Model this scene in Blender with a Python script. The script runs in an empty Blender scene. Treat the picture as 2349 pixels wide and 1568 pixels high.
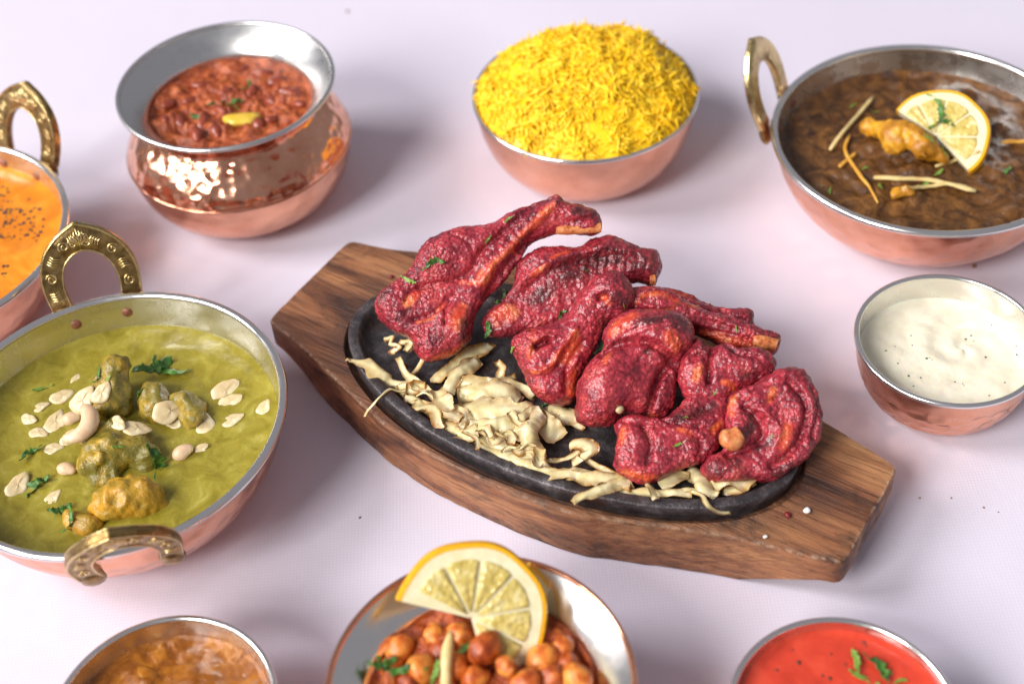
import bpy, bmesh, math, random
import numpy as np
from mathutils import Vector, Matrix
from mathutils.bvhtree import BVHTree
random.seed(7); RNG = np.random.default_rng(11)
R_ = math.radians
scene = bpy.context.scene
COL = scene.collection

# ------------------------------------------------------------------ camera
CAM_POS = np.array([0.0, -0.52458, 0.53602])
CAM_R = np.array([[0.9966911, -0.0580923, -0.0568519],
                  [0.0812826, 0.7123309, 0.6971211],
                  [0.0, 0.6994355, -0.7146957]])      # right, up, forward
F_PX = 3446.75 * 2349 / 2500                          # focal length in px of a 2349 px wide picture
cam = bpy.data.cameras.new('camera'); cam_o = bpy.data.objects.new('camera', cam); COL.objects.link(cam_o)
m = Matrix.Identity(4)
for i in range(3):
    m[i][0] = CAM_R[0][i]; m[i][1] = CAM_R[1][i]; m[i][2] = -CAM_R[2][i]; m[i][3] = CAM_POS[i]
cam_o.matrix_world = m
cam.sensor_width = 36.0; cam.lens = 3446.75 / 2500 * 36.0
cam.clip_start = 0.02; cam.clip_end = 50
cam.dof.use_dof = True; cam.dof.focus_distance = 0.664; cam.dof.aperture_fstop = 5.0
cam.dof.aperture_blades = 9
scene.camera = cam_o

# ------------------------------------------------------------------ world and lamps (two soft windows on the left)
world = bpy.data.worlds.new('World'); scene.world = world; world.use_nodes = True
bg = world.node_tree.nodes['Background']
bg.inputs['Color'].default_value = (0.90, 0.90, 1.0, 1); bg.inputs['Strength'].default_value = 0.29
def area_lamp(name, az, el, dist, sx, sy, power, color):
    d = Vector((math.cos(R_(az)) * math.cos(R_(el)), math.sin(R_(az)) * math.cos(R_(el)), math.sin(R_(el))))
    l = bpy.data.lights.new(name, 'AREA'); l.shape = 'RECTANGLE'; l.size = sx; l.size_y = sy; l.energy = power; l.color = color
    o = bpy.data.objects.new(name, l); COL.objects.link(o)
    o.location = d * dist; o.rotation_euler = (-d).to_track_quat('-Z', 'Y').to_euler()
    return o
area_lamp('window_lamp_front', 224, 38, 6.0, 2.1, 2.4, 345.0, (1.0, 0.975, 0.95))
area_lamp('window_lamp_side', 178, 40, 6.0, 2.1, 2.4, 280.0, (1.0, 0.96, 0.97))
scene.view_settings.view_transform = 'Standard'; scene.view_settings.look = 'None'
scene.view_settings.exposure = 0.12; scene.view_settings.gamma = 1.0
scene.render.engine = 'CYCLES'
cy = scene.cycles
cy.use_denoising = True; cy.max_bounces = 8; cy.diffuse_bounces = 4; cy.glossy_bounces = 5; cy.transmission_bounces = 4
cy.caustics_reflective = True; cy.blur_glossy = 0.3; cy.sample_clamp_indirect = 4.0
try: cy.denoiser = 'OPENIMAGEDENOISE'
except Exception: pass

# ------------------------------------------------------------------ geometry helpers
def at(px, py, z):
    """point at height z seen at a pixel of the 2349 x 1568 view of the photograph"""
    d = ((px - 1174.5) / F_PX) * CAM_R[0] - ((py - 784) / F_PX) * CAM_R[1] + CAM_R[2]
    return CAM_POS + d * ((z - CAM_POS[2]) / d[2])
def depth(p): return float((np.asarray(p) - CAM_POS) @ CAM_R[2])
def mpp(p): return depth(p) / F_PX                     # metres per pixel at a point

def hash3(ix, iy, iz, seed):
    h = (ix * 374761393 + iy * 668265263 + iz * 2147483647 + seed * 974711) & 0xFFFFFFFF
    h = ((h ^ (h >> 13)) * 1274126177) & 0xFFFFFFFF
    return ((h ^ (h >> 16)) & 0xFFFF) / 32767.5 - 1.0
def vnoise(P, scale, seed=0):
    Q = np.asarray(P, float) * scale + 531.7
    I = np.floor(Q).astype(np.int64); f = Q - I; f = f * f * f * (f * (f * 6 - 15) + 10)
    out = 0
    for dx in (0, 1):
        wx = f[..., 0] if dx else 1 - f[..., 0]
        for dy in (0, 1):
            wy = f[..., 1] if dy else 1 - f[..., 1]
            for dz in (0, 1):
                wz = f[..., 2] if dz else 1 - f[..., 2]
                out = out + wx * wy * wz * hash3(I[..., 0] + dx, I[..., 1] + dy, I[..., 2] + dz, seed)
    return out
def fbm(P, scale, octs=3, seed=0, gain=0.5):
    a = 1.0; s = 0
    for k in range(octs):
        s = s + a * vnoise(P, scale * 2.03 ** k, seed + 17 * k); a *= gain
    return s

def link(o, parent=None):
    COL.objects.link(o)
    if parent is not None: o.parent = parent
    return o
def tag(o, label=None, cat=None, group=None, kind=None):
    if label: o['label'] = label
    if cat: o['category'] = cat
    if group: o['group'] = group
    if kind: o['kind'] = kind
    return o
ORIG = {}
def mesh(name, V, F, mat, parent=None, origin=None, smooth=True, attrs=None):
    """one mesh object from world-space vertices"""
    V = np.asarray(V, float)
    base = np.array(parent_org(parent)) if parent is not None else np.zeros(3)
    if origin is None:
        origin = base if parent is not None else np.array([*(V[:, :2].mean(0)), V[:, 2].min()])
    origin = np.asarray(origin, float)
    me = bpy.data.meshes.new(name); me.from_pydata((V - origin).tolist(), [], [tuple(map(int, f)) for f in F])
    me.materials.append(mat)
    if smooth: me.polygons.foreach_set('use_smooth', [True] * len(me.polygons))
    if attrs:
        for k, v in attrs.items():
            a = me.attributes.new(k, 'FLOAT', 'POINT'); a.data.foreach_set('value', np.asarray(v, np.float32))
    me.update()
    o = bpy.data.objects.new(name, me); link(o, parent)
    o.location = origin - base if parent is not None else origin
    ORIG[o.name] = origin
    return o
def parent_org(p): return ORIG[p.name]
def thing(name, label, cat, loc, group=None):
    o = bpy.data.objects.new(name, None); o.empty_display_size = 0.01; link(o); o.location = loc; ORIG[o.name] = np.asarray(loc, float)
    return tag(o, label, cat, group)
def lathe(prof, n=96, c=(0, 0, 0), a0=0, jig=None):
    V = []; F = []
    t = np.linspace(0, 2 * math.pi, n, endpoint=False) + a0
    for r, z in prof: V.append(np.c_[r * np.cos(t), r * np.sin(t), np.full(n, z)])
    V = np.vstack(V)
    if jig is not None: V = jig(V)
    for i in range(len(prof) - 1):
        for j in range(n):
            k = (j + 1) % n
            F.append((i * n + j, i * n + k, (i + 1) * n + k, (i + 1) * n + j))
    return V + np.asarray(c), F
def smooth_prof(P, n=40):
    P = np.asarray(P, float)
    if len(P) < 3: return P.tolist()
    A = np.vstack([2 * P[0] - P[1], P, 2 * P[-1] - P[-2]]); out = []
    seg = len(P) - 1
    for t in np.linspace(0, seg, n):
        i = min(int(t), seg - 1); f = t - i
        p0, p1, p2, p3 = A[i], A[i + 1], A[i + 2], A[i + 3]
        out.append(0.5 * ((2 * p1) + (-p0 + p2) * f + (2 * p0 - 5 * p1 + 4 * p2 - p3) * f * f + (-p0 + 3 * p1 - 3 * p2 + p3) * f ** 3))
    return [tuple(q) for q in out]
def frames(P):
    P = np.asarray(P, float); T = np.gradient(P, axis=0); T /= np.linalg.norm(T, axis=1)[:, None] + 1e-12
    return P, T
def tube(P, rad, n=8, up=(0, 0, 1), flat=1.0, caps=True):
    P, T = frames(P); rad = np.broadcast_to(np.asarray(rad, float), (len(P),)); V = []; F = []
    up = np.asarray(up, float)
    for p, t, r in zip(P, T, rad):
        s = np.cross(t, up); s /= np.linalg.norm(s) + 1e-9; b = np.cross(s, t)
        for k in range(n):
            a = 2 * math.pi * k / n
            V.append(p + r * (math.cos(a) * s + math.sin(a) * flat * b))
    for i in range(len(P) - 1):
        for k in range(n):
            l = (k + 1) % n; F.append((i * n + k, i * n + l, (i + 1) * n + l, (i + 1) * n + k))
    if caps:
        F.append(tuple(range(n - 1, -1, -1))); F.append(tuple(range((len(P) - 1) * n, len(P) * n)))
    return np.array(V), F
def ribbon(P, width, nrm, thick, cross=6, cup=0.0, crinkle=0.0, seed=0, twist=0.0, freq=160.0, frill=0.0):
    """closed thin strip along P; returns verts, faces and an edge attribute (1 at the rim)"""
    P, T = frames(P); n = len(P); width = np.broadcast_to(np.asarray(width, float), (n,))
    nr = np.broadcast_to(np.asarray(nrm, float), (n, 3)); top = []; E = []
    for i in range(n):
        t = T[i]; s = np.cross(t, nr[i]); s /= np.linalg.norm(s) + 1e-9; b = np.cross(s, t)
        a = twist * (i / (n - 1) - 0.5); s, b = s * math.cos(a) + b * math.sin(a), b * math.cos(a) - s * math.sin(a)
        for k in range(cross + 1):
            x = k / cross * 2 - 1
            q = P[i] + s * x * width[i] / 2 + b * cup * width[i] * (x * x - 0.4)
            top.append(q); E.append(max(abs(x) ** 1.8, 1.0 if i < 2 or i > n - 3 else 0))
    top = np.array(top)
    if crinkle:
        d = fbm(top, freq, 3, seed); top = top + np.repeat(nr, cross + 1, 0) * (d * crinkle)[:, None]
        top = top + np.c_[vnoise(top, freq * .8, seed + 5), vnoise(top, freq * .8, seed + 6), np.zeros(len(top))] * crinkle * .6
    if frill:
        e_ = np.array(E) ** 2; top = top + np.repeat(nr, cross + 1, 0) * (e_ * vnoise(top, 150, seed + 40) * frill)[:, None] + np.c_[vnoise(top, 170, seed + 41), vnoise(top, 170, seed + 42), 0 * e_] * (e_ * frill * .8)[:, None]
    bot = top - np.repeat(nr, cross + 1, 0) * thick
    V = np.vstack([top, bot]); F = []; c1 = cross + 1; N = n * c1
    for i in range(n - 1):
        for k in range(cross):
            a = i * c1 + k; F.append((a, a + 1, a + c1 + 1, a + c1)); F.append((N + a, N + a + c1, N + a + c1 + 1, N + a + 1))
        a = i * c1; F.append((a, a + c1, N + a + c1, N + a)); a = i * c1 + cross; F.append((a, N + a, N + a + c1, a + c1))
    for k in range(cross):
        F.append((k, N + k, N + k + 1, k + 1)); a = (n - 1) * c1 + k; F.append((a, a + 1, N + a + 1, N + a))
    return V, F, np.array(E + E)
def curve_pts(P, n=14):
    P = np.asarray(P, float)
    return np.array(smooth_prof(P, n)) if len(P) > 2 else np.linspace(P[0], P[-1], n)

# signed-distance modelling for organic shapes
def nets(F, lo, h):
    """naive surface nets of a sampled field (negative inside)"""
    nx, ny, nz = F.shape; S = F < 0
    cell = np.zeros((nx - 1, ny - 1, nz - 1), np.int32)
    corners = [(i, j, k) for i in (0, 1) for j in (0, 1) for k in (0, 1)]
    for i, j, k in corners: cell += S[i:nx - 1 + i, j:ny - 1 + j, k:nz - 1 + k]
    act = (cell > 0) & (cell < 8); idx = -np.ones(cell.shape, np.int64); A = np.argwhere(act); idx[act] = np.arange(len(A))
    acc = np.zeros((len(A), 3)); cnt = np.zeros(len(A))
    for a in corners:
        for ax in range(3):
            if a[ax]: continue
            b = list(a); b[ax] = 1
            fa = F[A[:, 0] + a[0], A[:, 1] + a[1], A[:, 2] + a[2]]; fb = F[A[:, 0] + b[0], A[:, 1] + b[1], A[:, 2] + b[2]]
            cr = (fa < 0) != (fb < 0); t = np.where(cr, fa / np.where(cr, fa - fb, 1), 0)
            p = np.tile(np.array(a, float), (len(A), 1)); p[:, ax] = t
            acc[cr] += p[cr]; cnt[cr] += 1
    V = (A + acc / np.maximum(cnt, 1)[:, None]) * h + lo
    Q = []
    for ax in range(3):
        s0 = [slice(0, -1)] * 3; s0[ax] = slice(0, None); 
        a = S.take(range(0, S.shape[ax] - 1), ax); b = S.take(range(1, S.shape[ax]), ax)
        E = np.argwhere(a != b); o1, o2 = [(1, 2), (2, 0), (0, 1)][ax]
        ok = (E[:, o1] > 0) & (E[:, o2] > 0) & (E[:, o1] < S.shape[o1] - 1) & (E[:, o2] < S.shape[o2] - 1); E = E[ok]
        d1 = np.eye(3, dtype=int)[o1]; d2 = np.eye(3, dtype=int)[o2]
        g = lambda X: idx[X[:, 0], X[:, 1], X[:, 2]]
        q = np.c_[g(E), g(E - d1), g(E - d1 - d2), g(E - d2)]
        ins = a[E[:, 0], E[:, 1], E[:, 2]]
        q[~ins] = q[~ins][:, ::-1]; Q.append(q)
    Q = np.vstack(Q); return V, Q[(Q >= 0).all(1)]
def smin(a, b, k):
    h = np.clip(0.5 + 0.5 * (b - a) / k, 0, 1); return b + (a - b) * h - k * h * (1 - h)
def sdf_cone(P, a, b, ra, rb):
    a = np.asarray(a, float); b = np.asarray(b, float); d = b - a; t = np.clip(((P - a) @ d) / (d @ d + 1e-12), 0, 1)
    return np.linalg.norm(P - a - t[..., None] * d, axis=-1) - (ra + (rb - ra) * t)
def sdf_ell(P, c, M, r):
    q = ((P - np.asarray(c)) @ np.asarray(M).T) / np.asarray(r); k0 = np.linalg.norm(q, axis=-1); k1 = np.linalg.norm(q / np.asarray(r), axis=-1)
    return k0 * (k0 - 1) / np.maximum(k1, 1e-6)
def view_axes(rot):
    c, s = math.cos(R_(rot)), math.sin(R_(rot)); r, u = CAM_R[0], CAM_R[1]
    return np.array([r * c + u * s, -r * s + u * c, CAM_R[2]])
def organic(prims, h, k, lump=(), floor=None, cuts=()):
    """prims: ('e', px,py,z, rx,ry,rd, rot) or ('c', (px,py,z,r), (px,py,z,r)) with radii in px"""
    items = []; lo = np.full(3, 9.0); hi = -lo
    for q in prims:
        if q[0] == 'e':
            c = at(q[1], q[2], q[3]); s = mpp(c); r = np.array(q[4:7]) * s; items.append(('e', c, view_axes(q[7] if len(q) > 7 else 0), r))
            lo = np.minimum(lo, c - r.max()); hi = np.maximum(hi, c + r.max())
        else:
            a = at(*q[1][:3]); b = at(*q[2][:3]); ra = q[1][3] * mpp(a); rb = q[2][3] * mpp(b); items.append(('c', a, b, ra, rb))
            lo = np.minimum(lo, np.minimum(a - ra, b - rb)); hi = np.maximum(hi, np.maximum(a + ra, b + rb))
    lo -= 0.006; hi += 0.006
    n = np.ceil((hi - lo) / h).astype(int) + 1
    g = np.stack(np.meshgrid(*[lo[i] + h * np.arange(n[i]) for i in range(3)], indexing='ij'), -1)
    F = None
    for it in items:
        d = sdf_ell(g, *it[1:]) if it[0] == 'e' else sdf_cone(g, *it[1:])
        F = d if F is None else smin(F, d, k)
    for c in cuts:                                     # hollows: (px,py,z,rx,ry,rd,rot)
        p = at(*c[:3]); d = sdf_ell(g, p, view_axes(c[6] if len(c) > 6 else 0), np.array(c[3:6]) * mpp(p)); F = -smin(-F, d, 0.0015)
    near = np.abs(F) < 0.007; Pn = g[near]
    for amp, sc, oc, seed in lump: F[near] += amp * fbm(Pn, sc, oc, seed)
    if floor is not None: F = np.maximum(F, floor - g[..., 2])
    V, Q = nets(F, lo, h)
    return V, Q
BVH = {}
def reg(key, V, F): BVH.setdefault(key, []).append(BVHTree.FromPolygons([tuple(v) for v in V], [tuple(map(int, f)) for f in F]))
def cast(px, py, keys):
    d = at(px, py, -1.0) - CAM_POS; d /= np.linalg.norm(d); best = None
    for k in keys:
        for t in BVH.get(k, []):
            loc, nr, i, dist = t.ray_cast(Vector(CAM_POS), Vector(d))
            if loc is not None and (best is None or dist < best[2]): best = (np.array(loc), np.array(nr), dist)
    if best is None: return None
    nr = best[1] if best[1] @ d < 0 else -best[1]
    return best[0], nr

# ------------------------------------------------------------------ material helpers
class Mat:
    def __init__(s, name, rough=0.5, metal=0.0, color=(0.5, 0.5, 0.5), **kw):
        s.m = bpy.data.materials.new(name); s.m.use_nodes = True; s.t = s.m.node_tree; s.b = s.t.nodes['Principled BSDF']
        s.set(Roughness=rough, Metallic=metal); s.b.inputs['Base Color'].default_value = (*color, 1)
        for k, v in kw.items(): s.b.inputs[k.replace('_', ' ')].default_value = v
        s.tc = None
    def set(s, **kw):
        for k, v in kw.items(): s.b.inputs[k].default_value = v
    def node(s, typ, **props):
        n = s.t.nodes.new(typ)
        for k, v in props.items(): setattr(n, k, v)
        return n
    def coord(s, scale=(1, 1, 1), which='Object'):
        if s.tc is None: s.tc = s.node('ShaderNodeTexCoord')
        mp = s.node('ShaderNodeMapping'); mp.inputs['Scale'].default_value = scale
        s.t.links.new(s.tc.outputs[which], mp.inputs['Vector']); return mp.outputs['Vector']
    def noise(s, scale, detail=3, rough=0.55, dist=0.0, vec=None, sc=(1, 1, 1)):
        n = s.node('ShaderNodeTexNoise'); n.inputs['Scale'].default_value = scale; n.inputs['Detail'].default_value = detail
        n.inputs['Roughness'].default_value = rough; n.inputs['Distortion'].default_value = dist
        s.t.links.new(vec or s.coord(sc), n.inputs['Vector']); return n.outputs['Fac']
    def voronoi(s, scale, feature='F1', sc=(1, 1, 1), smooth=0.3):
        n = s.node('ShaderNodeTexVoronoi', feature=feature); n.inputs['Scale'].default_value = scale
        if feature == 'SMOOTH_F1': n.inputs['Smoothness'].default_value = smooth
        s.t.links.new(s.coord(sc), n.inputs['Vector']); return n.outputs['Distance']
    def ramp(s, fac, stops):
        n = s.node('ShaderNodeValToRGB'); e = n.color_ramp.elements
        while len(e) < len(stops): e.new(0.5)
        for el, (p, c) in zip(e, stops):
            el.position = p; el.color = (*c, 1) if isinstance(c, tuple) else (c, c, c, 1)
        s.t.links.new(fac, n.inputs['Fac']); return n.outputs['Color']
    def mix(s, fac, a, b, mode='MIX'):
        n = s.node('ShaderNodeMix', data_type='RGBA', blend_type=mode)
        for sock, v in ((n.inputs[0], fac), (n.inputs[6], a), (n.inputs[7], b)):
            if isinstance(v, (int, float)): sock.default_value = v
            elif isinstance(v, tuple): sock.default_value = (*v, 1)
            else: s.t.links.new(v, sock)
        return n.outputs[2]
    def math(s, op, a, b=0.0, clamp=False):
        n = s.node('ShaderNodeMath', operation=op, use_clamp=clamp)
        for sock, v in zip(n.inputs, (a, b)):
            if isinstance(v, (int, float)): sock.default_value = v
            else: s.t.links.new(v, sock)
        return n.outputs[0]
    def attr(s, name): n = s.node('ShaderNodeAttribute', attribute_name=name); return n.outputs['Fac']
    def col(s, c): s.t.links.new(c, s.b.inputs['Base Color']); return s
    def rough(s, c): s.t.links.new(c, s.b.inputs['Roughness']); return s
    def bump(s, h, dist=0.001, strength=1.0):
        n = s.node('ShaderNodeBump'); n.inputs['Distance'].default_value = dist; n.inputs['Strength'].default_value = strength
        s.t.links.new(h, n.inputs['Height'])
        old = s.b.inputs['Normal'].links
        if old: s.t.links.new(old[0].from_socket, n.inputs['Normal'])
        s.t.links.new(n.outputs['Normal'], s.b.inputs['Normal']); return s
    def sss(s, w, radius, scale): 
        s.b.inputs['Subsurface Weight'].default_value = w; s.b.inputs['Subsurface Radius'].default_value = radius; s.b.inputs['Subsurface Scale'].default_value = scale; return s

def m_cloth():
    M = Mat('lavender_cloth', 0.75, Sheen_Weight=0.15)
    big = M.noise(5, 3, 0.5); M.col(M.ramp(big, [(0.3, (0.635, 0.590, 0.685)), (0.7, (0.675, 0.630, 0.725))]))
    wx = M.node('ShaderNodeTexWave', wave_type='BANDS', bands_direction='X'); wy = M.node('ShaderNodeTexWave', wave_type='BANDS', bands_direction='Y')
    for w in (wx, wy):
        w.inputs['Scale'].default_value = 190; w.inputs['Distortion'].default_value = 0.6; w.inputs['Detail'].default_value = 1
        M.t.links.new(M.coord(), w.inputs['Vector'])
    M.bump(M.math('MULTIPLY', wx.outputs['Fac'], wy.outputs['Fac']), 0.00016, 0.22); M.bump(M.noise(28, 3), 0.0010, 0.35)
    return M.m
def m_copper(name='copper', dents=0.0, vs=85):
    M = Mat(name, 0.2, 1.0)
    n = M.noise(34, 5, 0.65); c = M.ramp(n, [(0.3, (0.66, 0.29, 0.175)), (0.52, (0.82, 0.41, 0.265)), (0.75, (0.90, 0.50, 0.34))])
    c = M.mix(M.ramp(M.noise(75, 5, 0.75), [(0.62, 0.0), (0.74, 0.55)]), c, (0.42, 0.17, 0.11)); M.col(c)
    M.rough(M.ramp(M.noise(60, 4, 0.6), [(0.3, 0.10), (0.7, 0.25)]))
    M.bump(M.voronoi(vs, 'SMOOTH_F1', smooth=0.5), 0.0020, 0.30 if not dents else dents); M.bump(M.noise(420, 3, 0.6, sc=(.25, .25, 3)), 0.0003, 0.35)
    return M.m
def m_steel(name='steel', rough=(0.14, 0.26), col=(0.80, 0.78, 0.75)):
    M = Mat(name, 0.2, 1.0, col); M.rough(M.ramp(M.noise(80, 3), [(0.3, rough[0]), (0.7, rough[1])])); M.bump(M.noise(60, 2), 0.0006, 0.18); return M.m
def m_brass(name, lo, hi, rough):
    M = Mat(name, rough, 1.0); M.col(M.ramp(M.noise(260, 4, 0.6), [(0.32, lo), (0.65, hi)])); M.bump(M.noise(700, 3), 0.0004, 0.5); return M.m
def m_meat():
    M = Mat('tandoori_meat', 0.34, Specular_IOR_Level=0.6)
    base = M.ramp(M.noise(85, 5, 0.65, 0.5), [(0.26, (0.12, 0.010, 0.019)), (0.42, (0.32, 0.024, 0.040)), (0.57, (0.50, 0.044, 0.060)), (0.76, (0.64, 0.105, 0.078))])
    fine = M.ramp(M.noise(640, 3, 0.65), [(0.34, (0.36, 0.16, 0.24)), (0.54, (1.0, 1.0, 1.0))])
    c = M.mix(0.8, base, fine, 'MULTIPLY'); c = M.mix(M.ramp(M.noise(30, 3, .6), [(.35, .25), (.62, .75)]), c, M.ramp(M.voronoi(520, 'F1'), [(0.15, (1.35, 1.3, 1.35)), (0.45, (1.0, 1.0, 1.0)), (0.72, (0.38, 0.30, 0.34))]), 'MULTIPLY')  # bright granule tops and shaded gaps put into the colour, matching the bump
    big = M.noise(26, 4, 0.6, 0.5); c = M.mix(M.ramp(big, [(0.56, 0.0), (0.72, 0.6)]), c, (0.50, 0.10, 0.035)); c = M.mix(M.ramp(big, [(0.28, 0.4), (0.42, 0.0)]), c, (0.13, 0.012, 0.022))
    fat = M.ramp(M.noise(150, 4, 0.65), [(0.34, (0.50, 0.035, 0.018)), (0.52, (0.64, 0.085, 0.026)), (0.72, (0.78, 0.26, 0.08))])
    c = M.mix(M.math('MULTIPLY', M.ramp(M.noise(260, 4, 0.7), [(0.32, 0.35), (0.56, 1.0)]), M.attr('fat')), c, fat)
    ch = M.math('MULTIPLY', M.attr('char'), M.ramp(M.noise(170, 4, 0.7), [(0.34, 0.25), (0.6, 1.0)]))
    ch = M.math('ADD', ch, M.ramp(M.noise(55, 5, 0.7), [(0.60, 0.0), (0.78, 0.7)]), True)
    c = M.mix(M.math('MULTIPLY', ch, 0.85), c, M.ramp(M.noise(300, 3), [(0.3, (0.012, 0.006, 0.007)), (0.7, (0.060, 0.020, 0.018))]))
    M.col(c).rough(M.ramp(M.noise(330, 3, 0.6), [(0.35, 0.20), (0.65, 0.42)]))
    msk = M.ramp(M.noise(38, 3, 0.6), [(0.34, 0.25), (0.62, 1.0)]); gr = M.math('SUBTRACT', 1.0, M.voronoi(520, 'F1')); M.bump(M.math('MULTIPLY', gr, msk), 0.0009, 0.9); M.bump(M.math('MULTIPLY', M.noise(900, 2, 0.6), msk), 0.0008, 0.8)
    M.t.links.new(M.ramp(M.noise(130, 3, .6), [(.40, 0.0), (.66, 0.34)]), M.b.inputs['Coat Weight']); M.set(**{'Coat Roughness': 0.16}); M.t.links.new(M.b.inputs['Normal'].links[0].from_socket, M.b.inputs['Coat Normal'])
    return M.m
def m_bone():
    M = Mat('roasted_bone', 0.4); M.col(M.ramp(M.noise(260, 4, 0.7), [(0.28, (0.10, 0.02, 0.01)), (0.45, (0.52, 0.14, 0.04)), (0.7, (0.74, 0.36, 0.14))])); M.bump(M.noise(500, 3), 0.0005, 0.6); return M.m
def m_cabbage():
    M = Mat('fried_cabbage', 0.30, Specular_IOR_Level=0.5)
    c = M.ramp(M.noise(70, 5, 0.65), [(0.28, (0.78, 0.62, 0.24)), (0.46, (0.87, 0.77, 0.42)), (0.60, (0.92, 0.85, 0.56)), (0.76, (0.93, 0.88, 0.68))])
    e = M.math('ADD', M.math('MULTIPLY', M.attr('edge'), M.ramp(M.noise(110, 4, 0.7), [(0.26, 0.0), (0.46, 1.0)])), M.ramp(M.noise(60, 5, 0.75), [(0.60, 0.0), (0.76, 0.9)]), True)
    e = M.math('MULTIPLY', e, M.attr('burn'), True)
    c = M.mix(e, c, M.ramp(M.noise(190, 4, 0.7), [(0.30, (0.10, 0.028, 0.006)), (0.46, (0.38, 0.14, 0.02)), (0.66, (0.66, 0.36, 0.07))]))
    M.col(c).rough(M.ramp(M.noise(160, 3), [(.3, .15), (.7, .34)])); M.bump(M.noise(240, 3, 0.6), 0.0006, 0.4); M.bump(M.noise(90, 2, 0.5), 0.002, 0.35)
    tr = M.node('ShaderNodeBsdfTranslucent'); M.t.links.new(c, tr.inputs['Color']); mx = M.node('ShaderNodeMixShader'); mx.inputs[0].default_value = .22
    out = M.t.nodes['Material Output']; M.t.links.new(M.b.outputs[0], mx.inputs[1]); M.t.links.new(tr.outputs[0], mx.inputs[2]); M.t.links.new(mx.outputs[0], out.inputs['Surface']); return M.m
def m_herb(name='coriander', lo=(0.012, 0.05, 0.008), hi=(0.10, 0.26, 0.03), rough=0.45):
    M = Mat(name, rough); M.col(M.ramp(M.noise(260, 3), [(0.3, lo), (0.7, hi)])).bump(M.noise(700, 2), 0.0005, 0.5); return M.m
def m_wood():
    M = Mat('acacia_wood', 0.5, Specular_IOR_Level=0.4)
    g = M.noise(34, 7, 0.62, 1.3, sc=(0.13, 1, 1)); c = M.ramp(g, [(0.29, (0.038, 0.015, 0.009)), (0.40, (0.150, 0.056, 0.026)), (0.51, (0.300, 0.122, 0.052)), (0.61, (0.42, 0.195, 0.084)), (0.74, (0.56, 0.30, 0.140))])
    fine = M.noise(430, 5, 0.7, 0.3, sc=(0.06, 1, 1)); c = M.mix(0.85, c, M.ramp(fine, [(0.30, (0.36, 0.30, 0.27)), (0.52, (1.0, 0.98, 0.96)), (0.72, (1.35, 1.3, 1.2))]), 'MULTIPLY')
    kn = M.noise(15, 6, 0.72, 2.2, sc=(0.35, 1, 1)); c = M.mix(M.ramp(kn, [(0.53, 0.0), (0.66, 0.88)]), c, (0.026, 0.014, 0.011))
    pale = M.math('MULTIPLY', M.attr('wear'), M.ramp(M.noise(330, 4, 0.75), [(0.44, 0.0), (0.66, 0.75)])); c = M.mix(pale, c, (0.55, 0.40, 0.27))
    sc = M.math('MULTIPLY', M.attr('scorch'), M.ramp(M.noise(60, 4, 0.7), [(0.30, 0.15), (0.62, 1.0)])); c = M.mix(M.math('MULTIPLY', sc, 0.85), c, (0.018, 0.012, 0.013))
    M.col(c).rough(M.ramp(M.noise(180, 3), [(0.3, 0.34), (0.7, 0.60)])); M.bump(g, 0.0022, 0.35); M.bump(fine, 0.0012, 0.8); M.bump(M.noise(900, 3, 0.7), 0.0004, 0.5); return M.m
def m_iron():
    M = Mat('cast_iron', 0.42, 0.55, Specular_IOR_Level=0.6)
    n = M.noise(130, 5, 0.7); c = M.ramp(n, [(0.3, (0.028, 0.024, 0.025)), (0.52, (0.075, 0.066, 0.070)), (0.74, (0.20, 0.178, 0.18))])
    c = M.mix(M.ramp(M.noise(420, 3), [(0.66, 0.0), (0.76, 0.7)]), c, (0.22, 0.17, 0.15)); c = M.mix(M.ramp(M.noise(45, 5, .7), [(0.52, 0.0), (0.66, 0.8)]), c, (0.060, 0.030, 0.020)); M.col(c).rough(M.ramp(M.noise(90, 4), [(0.3, 0.30), (0.7, 0.6)]))
    M.bump(M.noise(700, 3, 0.7), 0.0007, 0.7); M.bump(n, 0.0012, 0.4); return M.m
def m_curry(name, stops, rough=(0.16, 0.34), bump=0.0015, scale=70, sss=0.25, specks=None, dist=1.2, fine=0.5):
    M = Mat(name, 0.25, Specular_IOR_Level=0.5)
    n = M.noise(scale, 5, 0.62, dist); c = M.ramp(n, stops)
    if specks: c = M.mix(M.ramp(M.noise(specks[0], 3, 0.6), [(specks[1], 0.0), (specks[1] + 0.06, 0.85)]), c, specks[2])
    M.col(c).rough(M.ramp(M.noise(scale * 2.2, 3), [(0.3, rough[0]), (0.7, rough[1])])); M.bump(n, bump, 0.5); M.bump(M.noise(scale * 5, 4, 0.65), bump * .6, fine)
    if sss: M.sss(sss, (1, 0.5, 0.2), 0.002)
    return M.m
def m_plain(name, lo, hi, rough=0.4, scale=200, bump=0.0004, sss=0.0, spec=0.5):
    M = Mat(name, rough, Specular_IOR_Level=spec); M.col(M.ramp(M.noise(scale, 4, 0.6), [(0.32, lo), (0.68, hi)])).bump(M.noise(scale * 2, 3), bump, 0.5)
    if sss: M.sss(sss, (1, 0.6, 0.3), 0.0025)
    return M.m
CLOTH = m_cloth(); COPPER = m_copper(); COPPER_D = m_copper('dented_copper', 0.6, 100); COPPER_H = m_copper('hammered_copper', 0.6, 150); STEEL = m_steel(); STEEL_L = m_steel('steel_lining', (0.20, 0.34), (0.76, 0.75, 0.72)); STEEL_G = m_steel('brushed_steel', (0.24, 0.36), (0.66, 0.655, 0.64))
BRASS_D = m_brass('dark_brass', (0.16, 0.10, 0.035), (0.42, 0.29, 0.12), 0.34); BRASS = m_brass('brass', (0.50, 0.36, 0.15), (0.80, 0.62, 0.30), 0.24)
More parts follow.
